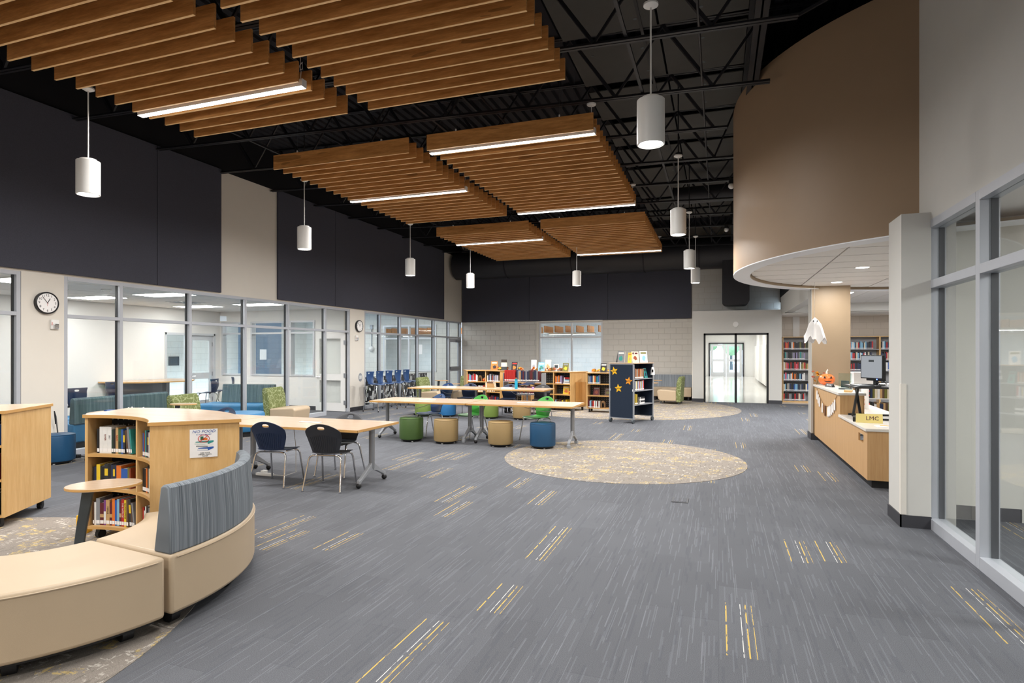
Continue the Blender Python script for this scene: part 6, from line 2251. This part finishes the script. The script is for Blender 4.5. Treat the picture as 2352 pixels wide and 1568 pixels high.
# ================================================================== TALL BOOKCASES
def tall_case(x0, w_, label):
    t = thing('tall_bookcase', label, 'bookcase', (x0, 21.30, 0))
    d_ = .36
    for x in (0, w_ - .022):
        MB().box(x, x + .022, 0, d_, 0, 2.15).build('side_panel', M['maple'], t)
    MB().box(.022, w_ - .022, 0, d_, 2.125, 2.15).build('top_panel', M['maple'], t)
    MB().box(.022, w_ - .022, .02, d_, 0, .045).build('plinth', M['maple'], t)
    MB().box(.022, w_ - .022, d_ - .015, d_, .05, 2.125).build('back_panel', plain('grey_back', '#a4a4a6', .7), t)
    for z in (.065, .375, .72, 1.06, 1.40, 1.74):
        MB().box(.022, w_ - .022, .005, d_ - .016, z - .018, z).build('shelf', M['mid_grey'], t)
    return t


zs = (.066, .376, .721, 1.061, 1.401, 1.741)
nm = ('bottom', 'fifth', 'fourth', 'third', 'second', 'top')
tall_case(2.0, .93, 'tall maple bookcase of six full shelves between the portal and the column')
tall_case(2.93, .93, 'tall maple bookcase mostly hidden behind the tan column')
tall_case(3.86, .93, 'tall maple bookcase seen between the column and the grey pier')
tall_case(4.79, .93, 'tall maple bookcase cut off by the grey pier')
pals = [['black', 'maroon', 'charcoal', 'white', 'red', 'grey', 'cream'], ['skyblue', 'navy', 'black', 'blue', 'navy', 'charcoal', 'grey', 'black', 'cream'], ['brown', 'white', 'skyblue', 'charcoal', 'pink', 'navy', 'orange', 'black'],
        ['red', 'pink', 'orange', 'black', 'white', 'charcoal', 'tan', 'grey', 'olive'], ['yellow', 'black', 'charcoal', 'grey', 'teal', 'maroon', 'black', 'lilac'], ['black', 'charcoal', 'maroon', 'orange', 'black', 'white', 'olive', 'red', 'black']]
for k, z in enumerate(zs):
    row((2.03, 21.315), 0, z,   .84 if k in (1, 3, 5) else .66, .19, 60 + k, 'on the %s shelf of the tall bookcase beside the portal' % nm[k], 'books in the tall bookcase by the portal', .20, .255, pals[k], .030, .046)
# rows further right: past the counted limit, kept as one part per bookcase row
for x0, zz, ln, sd, lab in ((3.89, 1.741, .68, 71, 'mixed row of books on the upper shelf seen beyond the column'), (3.89, 1.401, .66, 72, 'mixed row of books on the second shelf seen beyond the column'), (3.89, 1.061, .55, 73, 'mixed row of books on the third shelf seen beyond the column'), (3.89, .721, .5, 75, 'mixed row of books on the fourth shelf seen beyond the column'),
                            (4.82, 1.741, .8, 74, 'mixed row of books on the upper shelf beside the grey pier'), (4.82, 1.401, .8, 76, 'mixed row of books on the second shelf beside the grey pier'), (4.82, 1.061, .8, 77, 'blue and white binders on the third shelf beside the grey pier')):
    rnd = random.Random(sd)
    cols = ['red', 'black', 'white', 'navy', 'navy', 'skyblue', 'cream', 'charcoal'] if sd != 77 else ['blue', 'white', 'blue', 'skyblue']
    m = MB()
    x = 0
    while x < ln:
        w_ = rnd.uniform(.026, .042) * (1 if sd != 77 else 1.8)
        h_ = rnd.uniform(.2, .25) * (1 if sd != 77 else 1.15)
        m.mat(rnd.randrange(len(cols))).box(x, x + w_, 0, .17, 0, h_)
        m.mat(len(cols)).box(x + .003, x + w_ - .003, -.001, 0, .015, .04)
        x += w_ + .002
    o = m.build('book_row', [cov(c) for c in cols] + [M['paper']], loc=(x0, 21.315, zz + .0005))
    tag(o, lab, 'books', None, 'stuff')
# work shelf behind the desk with binders
ws = thing('work_shelf', 'white work shelf with books and boxes behind the desk riser', 'shelf', (2.42, 13.3, 0))
for z in (.02, .38, .72, 1.0):
    MB().box(0, 1.9, 0, .4, z, z + .02).build('shelf', M['white'], ws)
for x in (0, .95, 1.88):
    MB().box(x, x + .02, 0, .4, 0, 1.02).build('upright', M['white'], ws)
for z in (.041, .401, .741):
    rnd = random.Random(int(z * 1000))
    cols = ['tan', 'charcoal', 'brown', 'white', 'navy', 'olive', 'cream']
    m = MB()
    x = 0
    while x < .8:
        w_ = rnd.uniform(.03, .06)
        m.mat(rnd.randrange(7)).box(x, x + w_, 0, .25, 0, rnd.uniform(.2, .26))
        x += w_ + .003
    tag(m.build('book_row', [cov(c) for c in cols], loc=(2.46, 13.32, z)), 'mixed row of books on the white work shelf, %s shelf' % {41: 'bottom', 401: 'middle', 741: 'upper'}[int(z * 1000 + .5)], 'books', None, 'stuff')
t = thing('paper_box', 'white archive box on the work shelf behind the desk', 'box', (2.75, 13.5, 1.021))
MB().box(-.2, .2, -.15, .15, 0, .2).build('body', M['paper'], t, bevel=.005)
MB().box(-.205, .205, -.155, .155, .2, .225).build('lid', M['paper'], t, bevel=.004)
